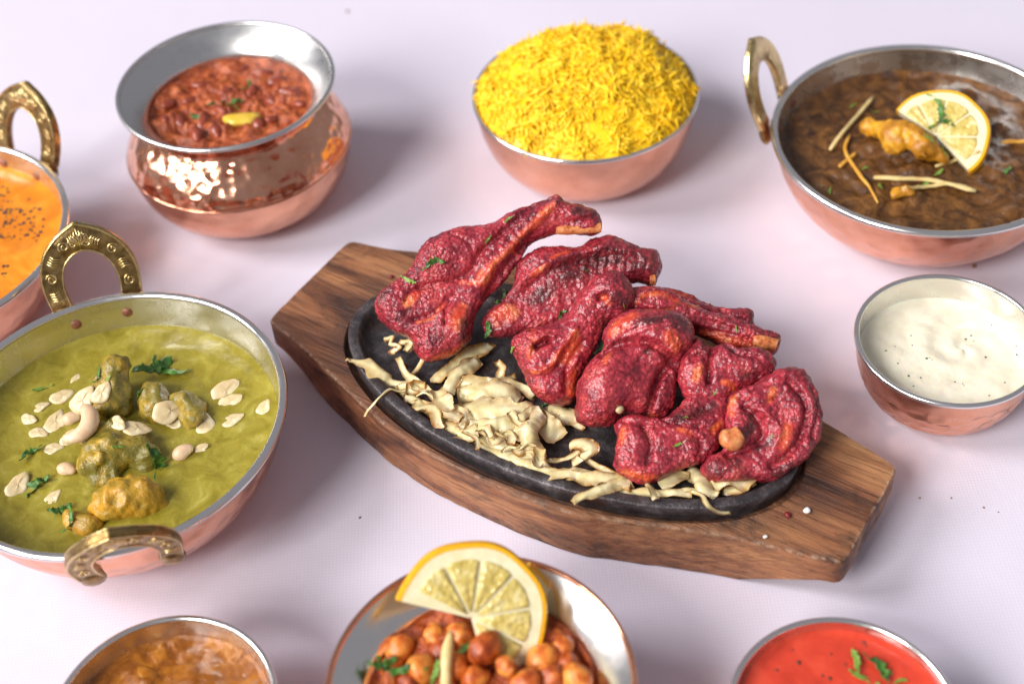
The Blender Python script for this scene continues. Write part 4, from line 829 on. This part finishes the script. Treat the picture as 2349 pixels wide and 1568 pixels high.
for lb, x, y, s, sc, k, lift in (('large curved cashew lying on the green curry', 219, 1050, -2.0, 1.0, 0, .0030), ('cashew half with dark spot at the right of the green curry', 448, 1106, .6, 1.0, 1, .0016), ('short cashew piece tucked behind the large curved cashew', 178, 1024, .3, .95, 1, .0016), ('pinkish cashew piece at the left of the yellow chicken', 166, 1148, -.2, .9, 1, .0016), ('cashew half near the left edge of the frame', 52, 1178, 1.0, .8, 1, -.002)):
    hit = cast(x * .9396, y * .9396, ['green'])
    if hit: tag(at_surface('cashew', CA[k], hit[0], (0, -.2, 1), s, lift, sc), lb, 'cashew', 'cashews on the green curry')
def curry_herb(px, py, key, kind, s, sc, label, group): herb(px, py, key, kind, s, sc, label, group)
G2 = 'coriander leaves on the green curry'
GLB = ['thin coriander shred at the upper left of the green curry','coriander leaf at the left below the row of almonds','coriander sprig beside the pale pointed almond flake','coriander sprig above the yellow chicken scrap','coriander bit on the middle chicken mound','dark coriander bit on the left of the upright chicken piece','coriander shred on the face of the upright chicken piece','coriander bit on the dark lumpy chicken piece','coriander leaf touching the yellow chicken scrap']
curry_herb(362, 850, ['green'], 0, .7, 2.3, 'largest coriander leaf behind the upright chicken piece', G2)
curry_herb(388, 848, ['green'], 2, -.5, 1.6, 'coriander leaf tip at the right of the largest leaf in the green curry', G2)
curry_herb(350, 1056, ['green'], 1, -1.2, 2.0, 'glossy dark coriander leaf beside the yellow chicken piece', G2)
for i, (x, y, k, s, sc) in enumerate([(100, 891, 5, .5, 1.6), (72, 1045, 1, .7, 1.2), (86, 1118, 3, .8, 1.6), (144, 1170, 0, .4, 1.2), (270, 1027, 6, .2, 1.0), (225, 860, 2, 1.1, .6), (250, 872, 6, .9, .9), (322, 905, 3, .6, .8), (160, 1190, 2, 1.4, .9)]):
    curry_herb(x, y, ['green'], k, s, sc, GLB[i], G2)

# ------------------------------------------------------------------ brown curry with lemon and ginger
M_BROWN = m_curry('brown_curry', [(0.28, (0.030, 0.011, 0.004)), (0.46, (0.092, 0.036, 0.009)), (0.60, (0.165, 0.068, 0.016)), (0.76, (0.30, 0.130, 0.026))], (0.10, 0.26), .0022, 75, .1, None, 1.4, .7)
BZ = .0360; BR = .0828
def mound(x, y, z0, r, hgt):
    c = at(x, y, z0)
    return lambda W: hgt * np.exp(-((W[:, 0] - c[0]) ** 2 + (W[:, 1] - c[1]) ** 2) / r ** 2)
liquid('brown_curry', 'dark brown glossy curry in the plain handled copper karahi', 'curry', BK, inner_r(KADP, BR, KH, BZ) + .0004, BZ, M_BROWN, 'brown', .0022, 110, 8, extra=mound(2090, 350, BZ, .026, .006), men=.0016)
M_CHO = m_chicken('turmeric_chicken', (0.74, 0.34, 0.012), (0.86, 0.46, 0.03), (0.42, 0.17, 0.012))
lump('chicken_piece', 'orange yellow chicken strip in the middle of the brown curry', C_((2000, 288, .044, 24), (2060, 312, .048, 31), (2115, 338, .047, 26), (2165, 362, .043, 16)), M_CHO, 'brown', BZ - .003, 41, group='chicken pieces in the brown curry')
lump('chicken_piece', 'small orange chicken bit below the strip in the brown curry', C_((2050, 438, .040, 14), (2085, 440, .040, 12)), M_CHO, 'brown', BZ - .003, 42, group='chicken pieces in the brown curry')
M_RIND = m_plain('lemon_rind', (0.80, 0.36, 0.004), (0.86, 0.47, 0.006), .35, 500, .0006, 0); M_PITH = m_plain('lemon_pith', (0.76, 0.66, 0.38), (0.83, 0.76, 0.52), .5, 200, .0004, .3)
def m_flesh():
    M = Mat('lemon_flesh', .2, Specular_IOR_Level=.6); M.col(M.ramp(M.noise(180, 4, .6), [(.3, (0.54, 0.40, 0.085)), (.55, (0.66, 0.53, 0.17)), (.75, (0.78, 0.69, 0.36))])); M.bump(M.voronoi(420, 'SMOOTH_F1'), .0009, .7); M.sss(.35, (1, .8, .25), .003); return M.m
M_FLESH = m_flesh()
def lemon(name, label, c, nrm, xdir, R0, a0, a1, th, nseg, seg_rot=0.0, gap=.10, group=None):
    nrm = np.asarray(nrm, float); nrm /= np.linalg.norm(nrm); xdir = np.asarray(xdir, float); xdir = xdir - nrm * (xdir @ nrm); xdir /= np.linalg.norm(xdir); yd = np.cross(nrm, xdir); c = np.asarray(c, float)
    t = thing(name, label, 'lemon', c, group); n = 48; A = np.linspace(a0, a1, n)
    def pt(r, a, h): return c + xdir * r * math.cos(a) + yd * r * math.sin(a) + nrm * h
    def sweep(nm, prof, mat):
        V = []; F = []; m_ = len(prof)
        for a in A:
            for r, h in prof: V.append(pt(r * (1 + .012 * math.sin(7 * a)), a, h))
        for i in range(n - 1):
            for k in range(m_): l = (k + 1) % m_; F.append((i * m_ + k, i * m_ + l, (i + 1) * m_ + l, (i + 1) * m_ + k))
        F.append(tuple(range(m_ - 1, -1, -1))); F.append(tuple(range((n - 1) * m_, n * m_))); o = mesh(nm, V, F, mat, t); o.modifiers.new('crease', 'EDGE_SPLIT').split_angle = R_(45); reg('lemon', V, F)
    h = th / 2
    sweep('rind', [(R0 * .925, h), (R0 * .98, h * .95), (R0, h * .4), (R0, -h * .4), (R0 * .98, -h * .95), (R0 * .925, -h)], M_RIND)
    sweep('pith', [(R0 * .02, h * .88), (R0 * .925, h * .97), (R0 * .925, -h * .97), (R0 * .02, -h * .88)], M_PITH)
    da = 2 * math.pi / nseg; k0 = math.ceil((a0 - seg_rot) / da - 1e-6) - 1
    for k in range(k0, k0 + nseg + 2):
        s0 = max(seg_rot + k * da, a0 - .001) ; s1 = min(seg_rot + (k + 1) * da, a1 + .001)
        if s1 - s0 < da * .35: continue
        ri, ro = R0 * .09, R0 * .79; V = []; F = []; g = R0 * .022
        us = np.linspace(0, 1, 9); 
        for rr, hh in ((ri, 1), (ri + (ro - ri) * .3, 1), (ri + (ro - ri) * .6, 1), (ro * .95, 1), (ro, 1)):
            ins = g / rr + (.16 * da if rr == ro else 0)
            for u in us: V.append(pt(rr + (.0 if rr != ro else -R0 * .02), s0 + ins + (s1 - s0 - 2 * ins) * u, h * .97 + .0004 + .0002 * math.sin(9 * u + rr * 900)))
        nn = len(us); base = len(V)
        for i in range(4):
            for j in range(nn - 1): a_ = i * nn + j; F.append((a_, a_ + nn, a_ + nn + 1, a_ + 1))
        rim_ = [j for j in range(nn)] + [i * nn + nn - 1 for i in range(1, 5)] + [4 * nn + j for j in range(nn - 2, -1, -1)] + [i * nn for i in range(3, 0, -1)]
        for j in rim_: V.append(np.array(V[j]) - nrm * .0008)
        for q in range(len(rim_)): q2 = (q + 1) % len(rim_); F.append((rim_[q], rim_[q2], base + q2, base + q))
        mesh('segment', V, F, M_FLESH, t)
    return t
Lc = at(2148, 318, .0435); x1 = at(2058, 242, .046); x2 = at(2222, 396, .040)
lemon('lemon_slice', 'half lemon slice lying on the brown curry in the plain handled karahi', Lc, np.array([-.30, -.42, .86]), x2 - x1, .0285, 0.0, math.pi + .2, .0065, 9, .1)
M_GING = m_plain('ginger', (0.62, 0.42, 0.14), (0.76, 0.62, 0.30), .4, 260, .0005, .2); M_GINO = m_plain('ginger_orange', (0.62, 0.26, 0.02), (0.72, 0.42, 0.08), .4, 260, .0005, .2)
def ginger(pts, r, key, mat, label, lift=.0016):
    P = []
    for q in pts:
        hit = cast(q[0], q[1], key)
        P.append((hit[0] if hit else at(q[0], q[1], BZ)) + np.array([0, 0, lift + (q[2] if len(q) > 2 else 0)]))
    P = curve_pts(P, 14); V, F = tube(P, r * np.r_[.6, np.ones(12), .55], 6, (0, 0, 1), .75); V = V + fbm(V, 300, 2, len(F))[:, None] * .0003
    return tag(mesh('ginger_strip', V, F, mat), label, 'ginger', 'ginger strips on the curries')
BL = ['brown', 'lemon']
ginger([(2003, 227), (1962, 275), (1930, 312), (1903, 349)], .0013, ['brown'], M_GING, 'straight pale ginger strip at the left of the brown curry')
ginger([(1949, 314), (1938, 350), (1967, 398), (1990, 430), (2014, 469)], .0011, ['brown'], M_GINO, 'long bent ginger strip at the left of the brown curry')
ginger([(2003, 413), (2060, 415), (2118, 417), (2180, 428), (2237, 445)], .0015, ['brown'], M_GING, 'thick ginger strip at the front of the brown curry')
ginger([(2070, 437), (2120, 434), (2170, 428), (2225, 436)], .0012, ['brown'], M_GING, 'second ginger strip just below the thick one in the brown curry')
ginger([(2144, 388), (2193, 372), (2245, 352)], .0011, BL, M_GING, 'ginger strip crossing the lower end of the half lemon slice')
ginger([(2296, 332), (2330, 330), (2375, 328)], .0014, BL, M_GINO, 'ginger strip at the right edge of the frame by the half lemon slice')
ginger([(1925, 387), (1962, 357)], .0013, ['brown'], M_GINO, 'short orange ginger bit under the long bent ginger strip')
G3 = 'coriander bits on the brown curry'
BLB = ['coriander bit at the upper end of the straight ginger strip','coriander bit above the orange chicken strip','largest coriander leaf on the half lemon slice','coriander leaf right of the largest one on the half lemon slice','coriander bit on the upper rind of the half lemon slice','coriander shred on the orange chicken strip','coriander shred below the orange chicken strip','coriander shred touching the thick front ginger strip','coriander bit left of the small orange chicken bit','coriander bit near the left rim of the brown curry','coriander leaf right of the lower lemon tip','tiny coriander bit by the long bent ginger strip','coriander bit at the right end of the orange chicken strip']
for i, (x, y, k, s, sc) in enumerate([(1958, 245, 6, .5, 1.0), (2010, 258, 5, .2, .8), (2150, 262, 2, 1.2, 1.3), (2170, 285, 1, -.6, 1.0), (2135, 220, 5, -.5, .9), (2130, 320, 6, -.7, 1.2), (2150, 400, 4, .7, 1.5), (2120, 425, 4, .6, 1.4), (2020, 430, 7, 1.4, 1.2), (1905, 440, 6, 1.2, .9), (2310, 395, 3, .8, .8), (1985, 388, 7, .3, .7), (2165, 350, 5, -.6, 1.0)]):
    herb(x, y, BL, k, s, sc, BLB[i], G3)

# ------------------------------------------------------------------ orange curry
M_ORG = m_curry('orange_curry', [(0.3, (0.56, 0.15, 0.006)), (0.5, (0.70, 0.22, 0.010)), (0.7, (0.80, 0.33, 0.025))], (.14, .26), .0006, 45, .3, None, 1.0, .2)
OZ = .0395
liquid('orange_curry', 'smooth bright orange curry with dark spice specks at the left edge', 'curry', OK, inner_r(KADP, KR, KH, OZ) + .0004, OZ, M_ORG, 'orange', .0006, 60, 5)
def specks(name, label, key, pts, mat, rr, seed):
    rnd = random.Random(seed); VV = []; FF = []
    bm = bmesh.new(); bmesh.ops.create_icosphere(bm, subdivisions=1, radius=1); bv = np.array([v.co[:] for v in bm.verts]); bf = [[v.index for v in f.verts] for f in bm.faces]; bm.free()
    for x, y in pts:
        hit = cast(x, y, [key])
        if not hit: continue
        r = rnd.uniform(*rr); v = bv * r * np.array([rnd.uniform(.6, 1.4), rnd.uniform(.6, 1.4), .5]) + hit[0] + [0, 0, r * .1]; k = len(VV); VV.extend(v); FF.extend([[k + i for i in f] for f in bf])
    return tag(mesh(name, np.array(VV), FF, mat), label, 'spice', kind='stuff')
M_SPICE = m_plain('ground_spice', (0.035, 0.014, 0.010), (0.12, 0.05, 0.03), .6, 900)
rnd = random.Random(5); pts = []
for cx, cy, n, s in ((20, 485, 24, 22), (70, 530, 20, 22), (15, 540, 16, 25), (60, 480, 12, 26), (15, 620, 8, 14), (8, 440, 8, 14), (40, 510, 20, 40)): pts += [(cx + rnd.gauss(0, s * .6), cy + rnd.gauss(0, s * .45)) for _ in range(n)]
specks('ground_spice', 'dark ground spice sprinkled over the orange curry', 'orange', pts, M_SPICE, (.0004, .0012), 1)
# ------------------------------------------------------------------ dips
M_DIP = m_curry('yoghurt_dip', [(0.3, (0.76, 0.69, 0.52)), (0.7, (0.84, 0.785, 0.63))], (.22, .34), .0005, 40, .4, None, 1.5, .15)
DZ = .0262; c_sw = at(2210, 800, DZ)
def swirl(W):
    d = W[:, :2] - c_sw[:2]; r = np.hypot(d[:, 0], d[:, 1]); a = np.arctan2(d[:, 1], d[:, 0]); return .0009 * np.sin(a * 2 + r * 420) * np.exp(-(r / .020) ** 2)
liquid('yoghurt_dip', 'creamy white yoghurt dip with dark specks in the small hammered bowl', 'dip', SB, inner_r(BOWLP, SR, SH, DZ) + .0004, DZ, M_DIP, 'dip', .0006, 80, 6, extra=swirl)
zz = lambda x, y: ((2060 + x / 3.409) * .9396, (640 + y / 3.409) * .9396)
specks('dip_specks', 'scattered dark mint specks in the white yoghurt dip', 'dip', [zz(*p) for p in [(350, 735), (425, 700), (450, 840), (560, 610), (570, 690), (690, 800), (715, 795), (735, 810), (580, 1030), (1000, 1025), (990, 1010), (1060, 610), (1015, 640), (1180, 790), (1230, 520), (1435, 695), (1210, 1108), (540, 945), (640, 960), (925, 995), (1340, 1000), (1080, 655), (1440, 770)]], m_plain('mint', (0.02, 0.03, 0.015), (0.10, 0.12, 0.07), .5, 800), (.0003, .0006), 2)
M_RED = m_curry('red_chutney', [(0.3, (0.48, 0.036, 0.016)), (0.5, (0.60, 0.054, 0.024)), (0.72, (0.70, 0.085, 0.04))], (.16, .28), .0005, 45, .25, None, 1.2, .2)
RZ = .0340
liquid('red_chutney', 'smooth bright red chutney in the small bowl at the lower right', 'dip', RB, inner_r(BOWLP, SR, SH, RZ) + .0004, RZ, M_RED, 'red', .0005, 70, 9)
zr = lambda x, y: ((1740 + x / 3.356) * .9396, (1460 + y / 3.356) * .9396)
specks('chutney_specks', 'few dark specks in the red chutney', 'red', [zr(*p) for p in [(885, 240), (970, 455), (1235, 360), (655, 420), (525, 585), (705, 525), (900, 630), (960, 655), (1090, 540), (1255, 385)]], M_SPICE, (.0005, .0011), 3)
G4 = 'coriander on the red chutney'
for (x, y), k, s, sc, lb in ((zr(1160, 540), 4, 1.45, 2.0, 'curved light green coriander stem on the red chutney'), (zr(1350, 600), 1, -1.2, 1.5, 'dark green coriander leaf on the red chutney'), (zr(1250, 665), 5, -.5, 2.0, 'light coriander stem lying across the red chutney'), (zr(1430, 632), 6, .3, .8, 'small pale coriander bit at the right of the dark leaf on the red chutney'), (zr(1540, 690), 7, .2, 1.0, 'pale coriander bit at the lower edge of the frame on the red chutney')):
    herb(x, y, ['red'], k, s, sc, lb, G4)
M_AMB = m_curry('amber_chutney', [(0.28, (0.15, 0.042, 0.005)), (0.48, (0.28, 0.085, 0.007)), (0.62, (0.40, 0.140, 0.011)), (0.78, (0.56, 0.25, 0.035))], (.06, .16), .0016, 85, .3, None, 1.5, .6)
AZ = .0290
liquid('amber_chutney', 'sticky amber brown chutney in the small bowl at the lower left', 'dip', CB, inner_r(BOWLP, .0452, SH, AZ) + .0004, AZ, M_AMB, 'amber', .0013, 90, 12)
za = lambda x, y: ((120 + x / 3.915) * .9396, (1460 + y / 3.915) * .9396)
M_CHUNK = m_plain('fruit_chunk', (0.28, 0.085, 0.007), (0.50, 0.20, 0.02), .12, 220, .0006, .4)
CHK = [crumb_data(70 + i, .0046, M_CHUNK) for i in range(3)]
for i, (x, y, sc) in enumerate([(1090, 660, 1.1), (1230, 640, .8), (900, 740, 1.2), (1390, 660, .7), (1680, 700, .9), (1560, 600, .6), (1300, 780, 1.1), (1170, 790, .9), (1460, 740, .9), (1600, 790, 1.2), (800, 790, .8), (1050, 570, .6), (1200, 480, .7), (640, 740, .6), (1850, 790, .8)]):
    hit = cast(*za(x, y), ['amber'])
    if hit: tag(at_surface('fruit_chunk', CHK[i % 3], hit[0], (0, 0, 1), i * 1.3, -.0030, sc), 'soft translucent fruit chunk in the amber chutney', 'chunk', 'fruit chunks in the amber chutney')

# ------------------------------------------------------------------ red bean stew in the handi
M_DAL = m_curry('bean_stew', [(0.28, (0.12, 0.020, 0.009)), (0.45, (0.32, 0.058, 0.017)), (0.60, (0.50, 0.120, 0.030)), (0.76, (0.60, 0.25, 0.11))], (.10, .24), .0022, 110, .2, None, 1.6, .7)
HZ = .0622
liquid('bean_stew', 'glossy red brown bean stew in the round handi pot', 'curry', HC, .0470, HZ, M_DAL, 'dal', .0026, 130, 14)
M_BEAN = m_plain('kidney_bean', (0.16, 0.024, 0.014), (0.38, 0.085, 0.04), .22, 160)
def bean_data():
    t = np.linspace(-1, 1, 12); P = np.c_[t * .0052, -.0018 * (t ** 2), t * 0]; rad = .0032 * np.sqrt(np.clip(1 - (t * .97) ** 2, .04, 1)); V, F = tube(P, rad, 10, (0, 0, 1), .8); return data('bean', V, F, M_BEAN)
BEAN = bean_data(); zh = lambda x, y: ((260 + x / 2.703) * .9396, (30 + y / 2.703) * .9396); rnd = random.Random(3)
for i, (x, y) in enumerate([(1080, 580), (1130, 450), (1180, 520), (800, 520), (620, 480), (640, 720), (720, 780), (1250, 520), (1030, 400), (900, 380), (560, 580), (480, 720), (420, 600), (1100, 700), (760, 640), (600, 800), (1000, 740), (1260, 600), (380, 700), (960, 520)]):
    hit = cast(*zh(x, y), ['dal'])
    if hit: tag(at_surface('kidney_bean', BEAN, hit[0], (rnd.uniform(-.4, .4), rnd.uniform(-.4, .4), 1), rnd.uniform(0, 6), -.0006, rnd.uniform(.85, 1.2)), 'dark kidney bean half sunk in the bean stew', 'bean', 'kidney beans in the bean stew')
M_BUT = m_plain('butter', (0.66, 0.40, 0.02), (0.78, 0.56, 0.10), .18, 120, .0005, .4)
bp = cast(*zh(890, 705), ['dal'])[0]; t = np.linspace(0, 2 * math.pi, 26, endpoint=False); V = []; F = []
for rr, z in ((.02, .0022), (.6, .0019), (.92, .0010), (1.0, -.0012)):
    for a in t: V.append(bp + np.array([.0105 * rr * math.cos(a) * (1 + .18 * math.sin(3 * a)), .0064 * rr * math.sin(a) * (1 + .2 * math.cos(2 * a)), z]))
for i in range(3):
    for k in range(26): l = (k + 1) % 26; F.append((i * 26 + k, i * 26 + l, (i + 1) * 26 + l, (i + 1) * 26 + k))
F.append(tuple(range(25, -1, -1))); F.append(tuple(range(78, 104)))
tag(mesh('melted_butter', V, F, M_BUT), 'yellow pat of melting butter on the bean stew', 'butter'); reg('dal', V, F)
for i, (x, y, k, s, sc) in enumerate([(720, 625, 1, .5, 1.1), (850, 605, 3, .1, 1.2), (620, 695, 0, -.3, 1.1), (925, 490, 2, 1.3, .8), (870, 640, 5, -.4, 1.0)]): herb(*zh(x, y), ['dal'], k, s, sc, ['coriander leaf up and left of the butter pat', 'coriander leaf just above the butter pat', 'leftmost coriander leaf on the bean stew', 'coriander leaf furthest back on the bean stew', 'coriander shred touching the butter pat'][i], 'coriander on the bean stew')

# ------------------------------------------------------------------ chickpeas
M_CHOLE = m_curry('chickpea_gravy', [(0.28, (0.14, 0.018, 0.005)), (0.5, (0.40, 0.070, 0.012)), (0.72, (0.60, 0.16, 0.026))], (.10, .24), .0028, 110, .2, None, 1.4, .7)
CZ = .0495
liquid('chickpea_gravy', 'thick red orange gravy in the copper edged handi pot', 'curry', PC, .0455, CZ, M_CHOLE, 'chole', .0040, 115, 21)
def m_pea():
    M = Mat('chickpea', .3, Specular_IOR_Level=.5); oi = M.node('ShaderNodeObjectInfo'); n = M.math('ADD', M.noise(150, 4, .65), M.math('MULTIPLY', M.math('SUBTRACT', oi.outputs['Random'], .5), .30))
    M.col(M.ramp(n, [(.30, (0.22, 0.030, 0.006)), (.48, (0.52, 0.105, 0.014)), (.66, (0.80, 0.30, 0.05))])).rough(M.ramp(M.noise(220, 3), [(.3, .16), (.7, .45)])); M.bump(M.noise(260, 4, .65), .0014, .7); return M.m
M_PEA = m_pea()
def pea_data(seed):
    bm = bmesh.new(); bmesh.ops.create_icosphere(bm, subdivisions=3, radius=.0056); V = np.array([v.co[:] for v in bm.verts]); F = [[v.index for v in f.verts] for f in bm.faces]; bm.free()
    u = V / .0056; beak = np.exp(-((u[:, 0] - 1) ** 2 + u[:, 1] ** 2 + (u[:, 2] - .2) ** 2) / .12); crease = np.exp(-(u[:, 1] / .12) ** 2) * (u[:, 0] > -.2) * .06
    V = V * (1 + .26 * beak - crease * 1.6 + .13 * fbm(V, 140, 3, seed))[:, None] * [1.05, .9, .92]; return data('chickpea', V, F, M_PEA)
PEA = [pea_data(i) for i in range(3)]; zp = lambda x, y: ((780 + x / 2.936) * .9396, (1300 + y / 2.936) * .9396); rnd = random.Random(9)
PLB = ['chickpea touching the lower edge of the round lemon slice', 'shiny chickpea in front of the round lemon slice', 'chickpea at the bottom frame edge left of the shiny one', 'chickpea right of the round lemon slice', 'chickpea at the bottom right of the round lemon slice', 'rightmost chickpea at the bottom edge of the frame', 'chickpea at the far left of the pot under the lip', 'dark chickpea under the slit of the lemon slice', 'chickpea behind the ginger stick at left', 'chickpea just right of the ginger stick', 'chickpea at the bottom left corner of the pot opening', 'chickpea between the lemon slice and the bottom edge', 'sunk chickpea left of the ginger stick tip', 'sunk chickpea behind the ginger stick tip', 'sunk chickpea below the rightmost gap', 'sunk chickpea under the right end of the lemon slice', 'leftmost chickpea at the bottom of the pot opening']
for i, (x, y, l) in enumerate([(1190, 830, .007), (1340, 955, .007), (1110, 1040, .003), (1740, 820, .0), (1660, 1040, .002), (1845, 1040, .003), (570, 840, .0), (820, 740, .0), (720, 985, .002), (985, 950, .001), (640, 1080, .002), (1500, 1080, .004), (880, 860, -.001), (1010, 740, -.001), (1780, 930, 0), (1600, 900, 0), (520, 950, 0)]):
    p = at(*zp(x, y), CZ + .0008 + l); tag(at_surface('chickpea', PEA[i % 3], p, (rnd.uniform(-.6, .6), rnd.uniform(-.6, .6), 1), rnd.uniform(0, 6), 0, rnd.uniform(.8, 1.22)), PLB[i], 'chickpea', 'chickpeas in the handi pot')
vd = -CAM_R[2]
Lp = at(1080, 1414, .063)
lemon('lemon_slice', 'round lemon slice with a cut slit standing on the chickpea curry', Lp, np.array([.10, -.74, .66]), np.array([1, 0, 0]), .0305, R_(-80), R_(160), .0050, 10, R_(4))
Lp2 = at(1112, 1440, .057)
lemon('lemon_slice', 'second lemon slice mostly hidden behind the round slice on the chickpeas', Lp2 + np.array([.004, .006, -.002]), np.array([.30, -.70, .62]), np.array([1, 0, 0]), .0262, R_(-60), R_(50), .0045, 9)
P = [at(*zp(940, 700), .062), at(*zp(915, 850), .060), at(*zp(905, 1000), .056), at(*zp(905, 1150), .052)]
V, F = tube(curve_pts(P, 12), .0024 * np.r_[.35, .6, .8, np.ones(9)], 6, (0, 0, 1), .7); tag(mesh('ginger_strip', V, F, M_GING), 'yellow ginger stick standing in the chickpea curry', 'ginger', 'ginger strips on the curries')
G5 = 'coriander on the chickpea curry'
for i, (x, y, k, s, sc) in enumerate([(470, 930, 0, .2, 1.3), (560, 960, 2, -.2, 1.2), (680, 975, 1, .0, 1.1), (1060, 830, 3, .6, .9), (820, 1010, 4, 1.2, 1.8), (980, 860, 5, .2, 1.0)]):
    p = at(*zp(x, y), CZ + .006); tag(at_surface('coriander_leaf', LEAF[k], p, (0, -.3, 1), s, 0, sc), ['leftmost coriander leaf on the chickpea curry', 'coriander leaf second from the left on the chickpeas', 'coriander leaf third from the left on the chickpeas', 'coriander leaf beside the chickpea under the lemon slice', 'coriander stem just left of the ginger stick', 'light coriander bit just right of the ginger stick'][i], 'herb', G5)

# ------------------------------------------------------------------ rice
def m_rice():
    M = Mat('saffron_rice', .42); M.col(M.ramp(M.noise(90, 3, .6), [(.3, (0.91, 0.53, 0.004)), (.55, (0.95, 0.63, 0.009)), (.75, (0.97, 0.72, 0.04))])); M.set(**{'Transmission Weight': 0.0}); return M.m
M_RICE = m_rice()
def build_rice():
    t = thing('rice_mound', 'heap of bright yellow saffron rice in the copper bowl', 'rice', [RC[0], RC[1], RH - .012]); rng = np.random.default_rng(4)
    H = .0275; Rm = RR - .0022
    def surf(x, y):
        q = np.clip((x * x + y * y) / Rm ** 2, 0, 1); return RH + .0005 + H * (1 - q) ** .92 * (1.0 - .10 * q)
    nr, nt = 24, 60; V = [[RC[0], RC[1], surf(0, 0) - .0014]]; F = []
    for i in range(1, nr + 1):
        r = Rm * i / nr
        for j in range(nt): a = 2 * math.pi * j / nt; x, y = r * math.cos(a), r * math.sin(a); V.append([RC[0] + x, RC[1] + y, surf(x, y) - .0014])
    for j in range(nt): F.append((0, 1 + j, 1 + (j + 1) % nt))
    for i in range(nr - 1):
        for j in range(nt): k = (j + 1) % nt; a = 1 + i * nt; F.append((a + j, a + nt + j, a + nt + k, a + k))
    mesh('rice_core', np.array(V), F, M_RICE, t)
    def grain(L, r, bend, n=5, m_=5):
        s = np.linspace(-1, 1, n); P = np.c_[s * L / 2, bend * (s * s) * L, s * 0]; return tube(P, r * np.array([.45, .95, 1, .95, .4]), m_, (0, 0, 1), .9)
    protos = [grain(.0112, .00072, .04), grain(.0102, .00075, -.03), grain(.0124, .00070, .06), grain(.0080, .00075, .01)]
    PD = [data('grain', v, f, M_RICE) for v, f in protos]
    N = 6800; items = []
    for i in range(N):
        r = Rm * .975 * math.sqrt(rng.random()); a = rng.random() * 2 * math.pi; x, y = r * math.cos(a), r * math.sin(a); e = 5e-4
        z = surf(x, y); nx = -(surf(x + e, y) - surf(x - e, y)) / (2 * e); ny = -(surf(x, y + e) - surf(x, y - e)) / (2 * e); nr_ = np.array([nx, ny, 1.0]); nr_ /= np.linalg.norm(nr_)
        lay = rng.random(); clump = fbm(np.array([[x, y, 0]]), 90, 2, 2)[0]
        p = np.array([RC[0] + x, RC[1] + y, z]) + nr_ * (-.0030 + .0036 * lay + clump * .0030)
        d = rng.normal(size=3); d -= nr_ * (d @ nr_) * rng.uniform(.45, 1.0); d /= np.linalg.norm(d); s = np.cross(nr_, d); s /= np.linalg.norm(s) + 1e-9; b = np.cross(d, s)
        items.append((p, d, s, b, int(rng.integers(4)), rng.uniform(.7, 1.2), lay - .35 * y / Rm + .15 * rng.random()))
    items.sort(key=lambda q: -q[6]); VV = []; FF = []; org = ORIG[t.name]
    for k, (p, d, s, b, pi, sc, _) in enumerate(items):
        if k < 300:
            o = bpy.data.objects.new('grain', PD[pi]); link(o, t); mm = Matrix.Identity(4)
            for i in range(3): mm[i][0], mm[i][1], mm[i][2], mm[i][3] = d[i] * sc, s[i] * sc, b[i] * sc, p[i] - org[i]
            o.matrix_local = mm
        else:
            v, f = protos[pi]; n0 = len(VV); VV.extend((v[:, :1] * d + v[:, 1:2] * s + v[:, 2:] * b) * sc + p); FF.extend([tuple(n0 + i for i in q) for q in f])
    tag(mesh('rice_grains', np.array(VV), FF, M_RICE, t), kind='stuff')
build_rice()
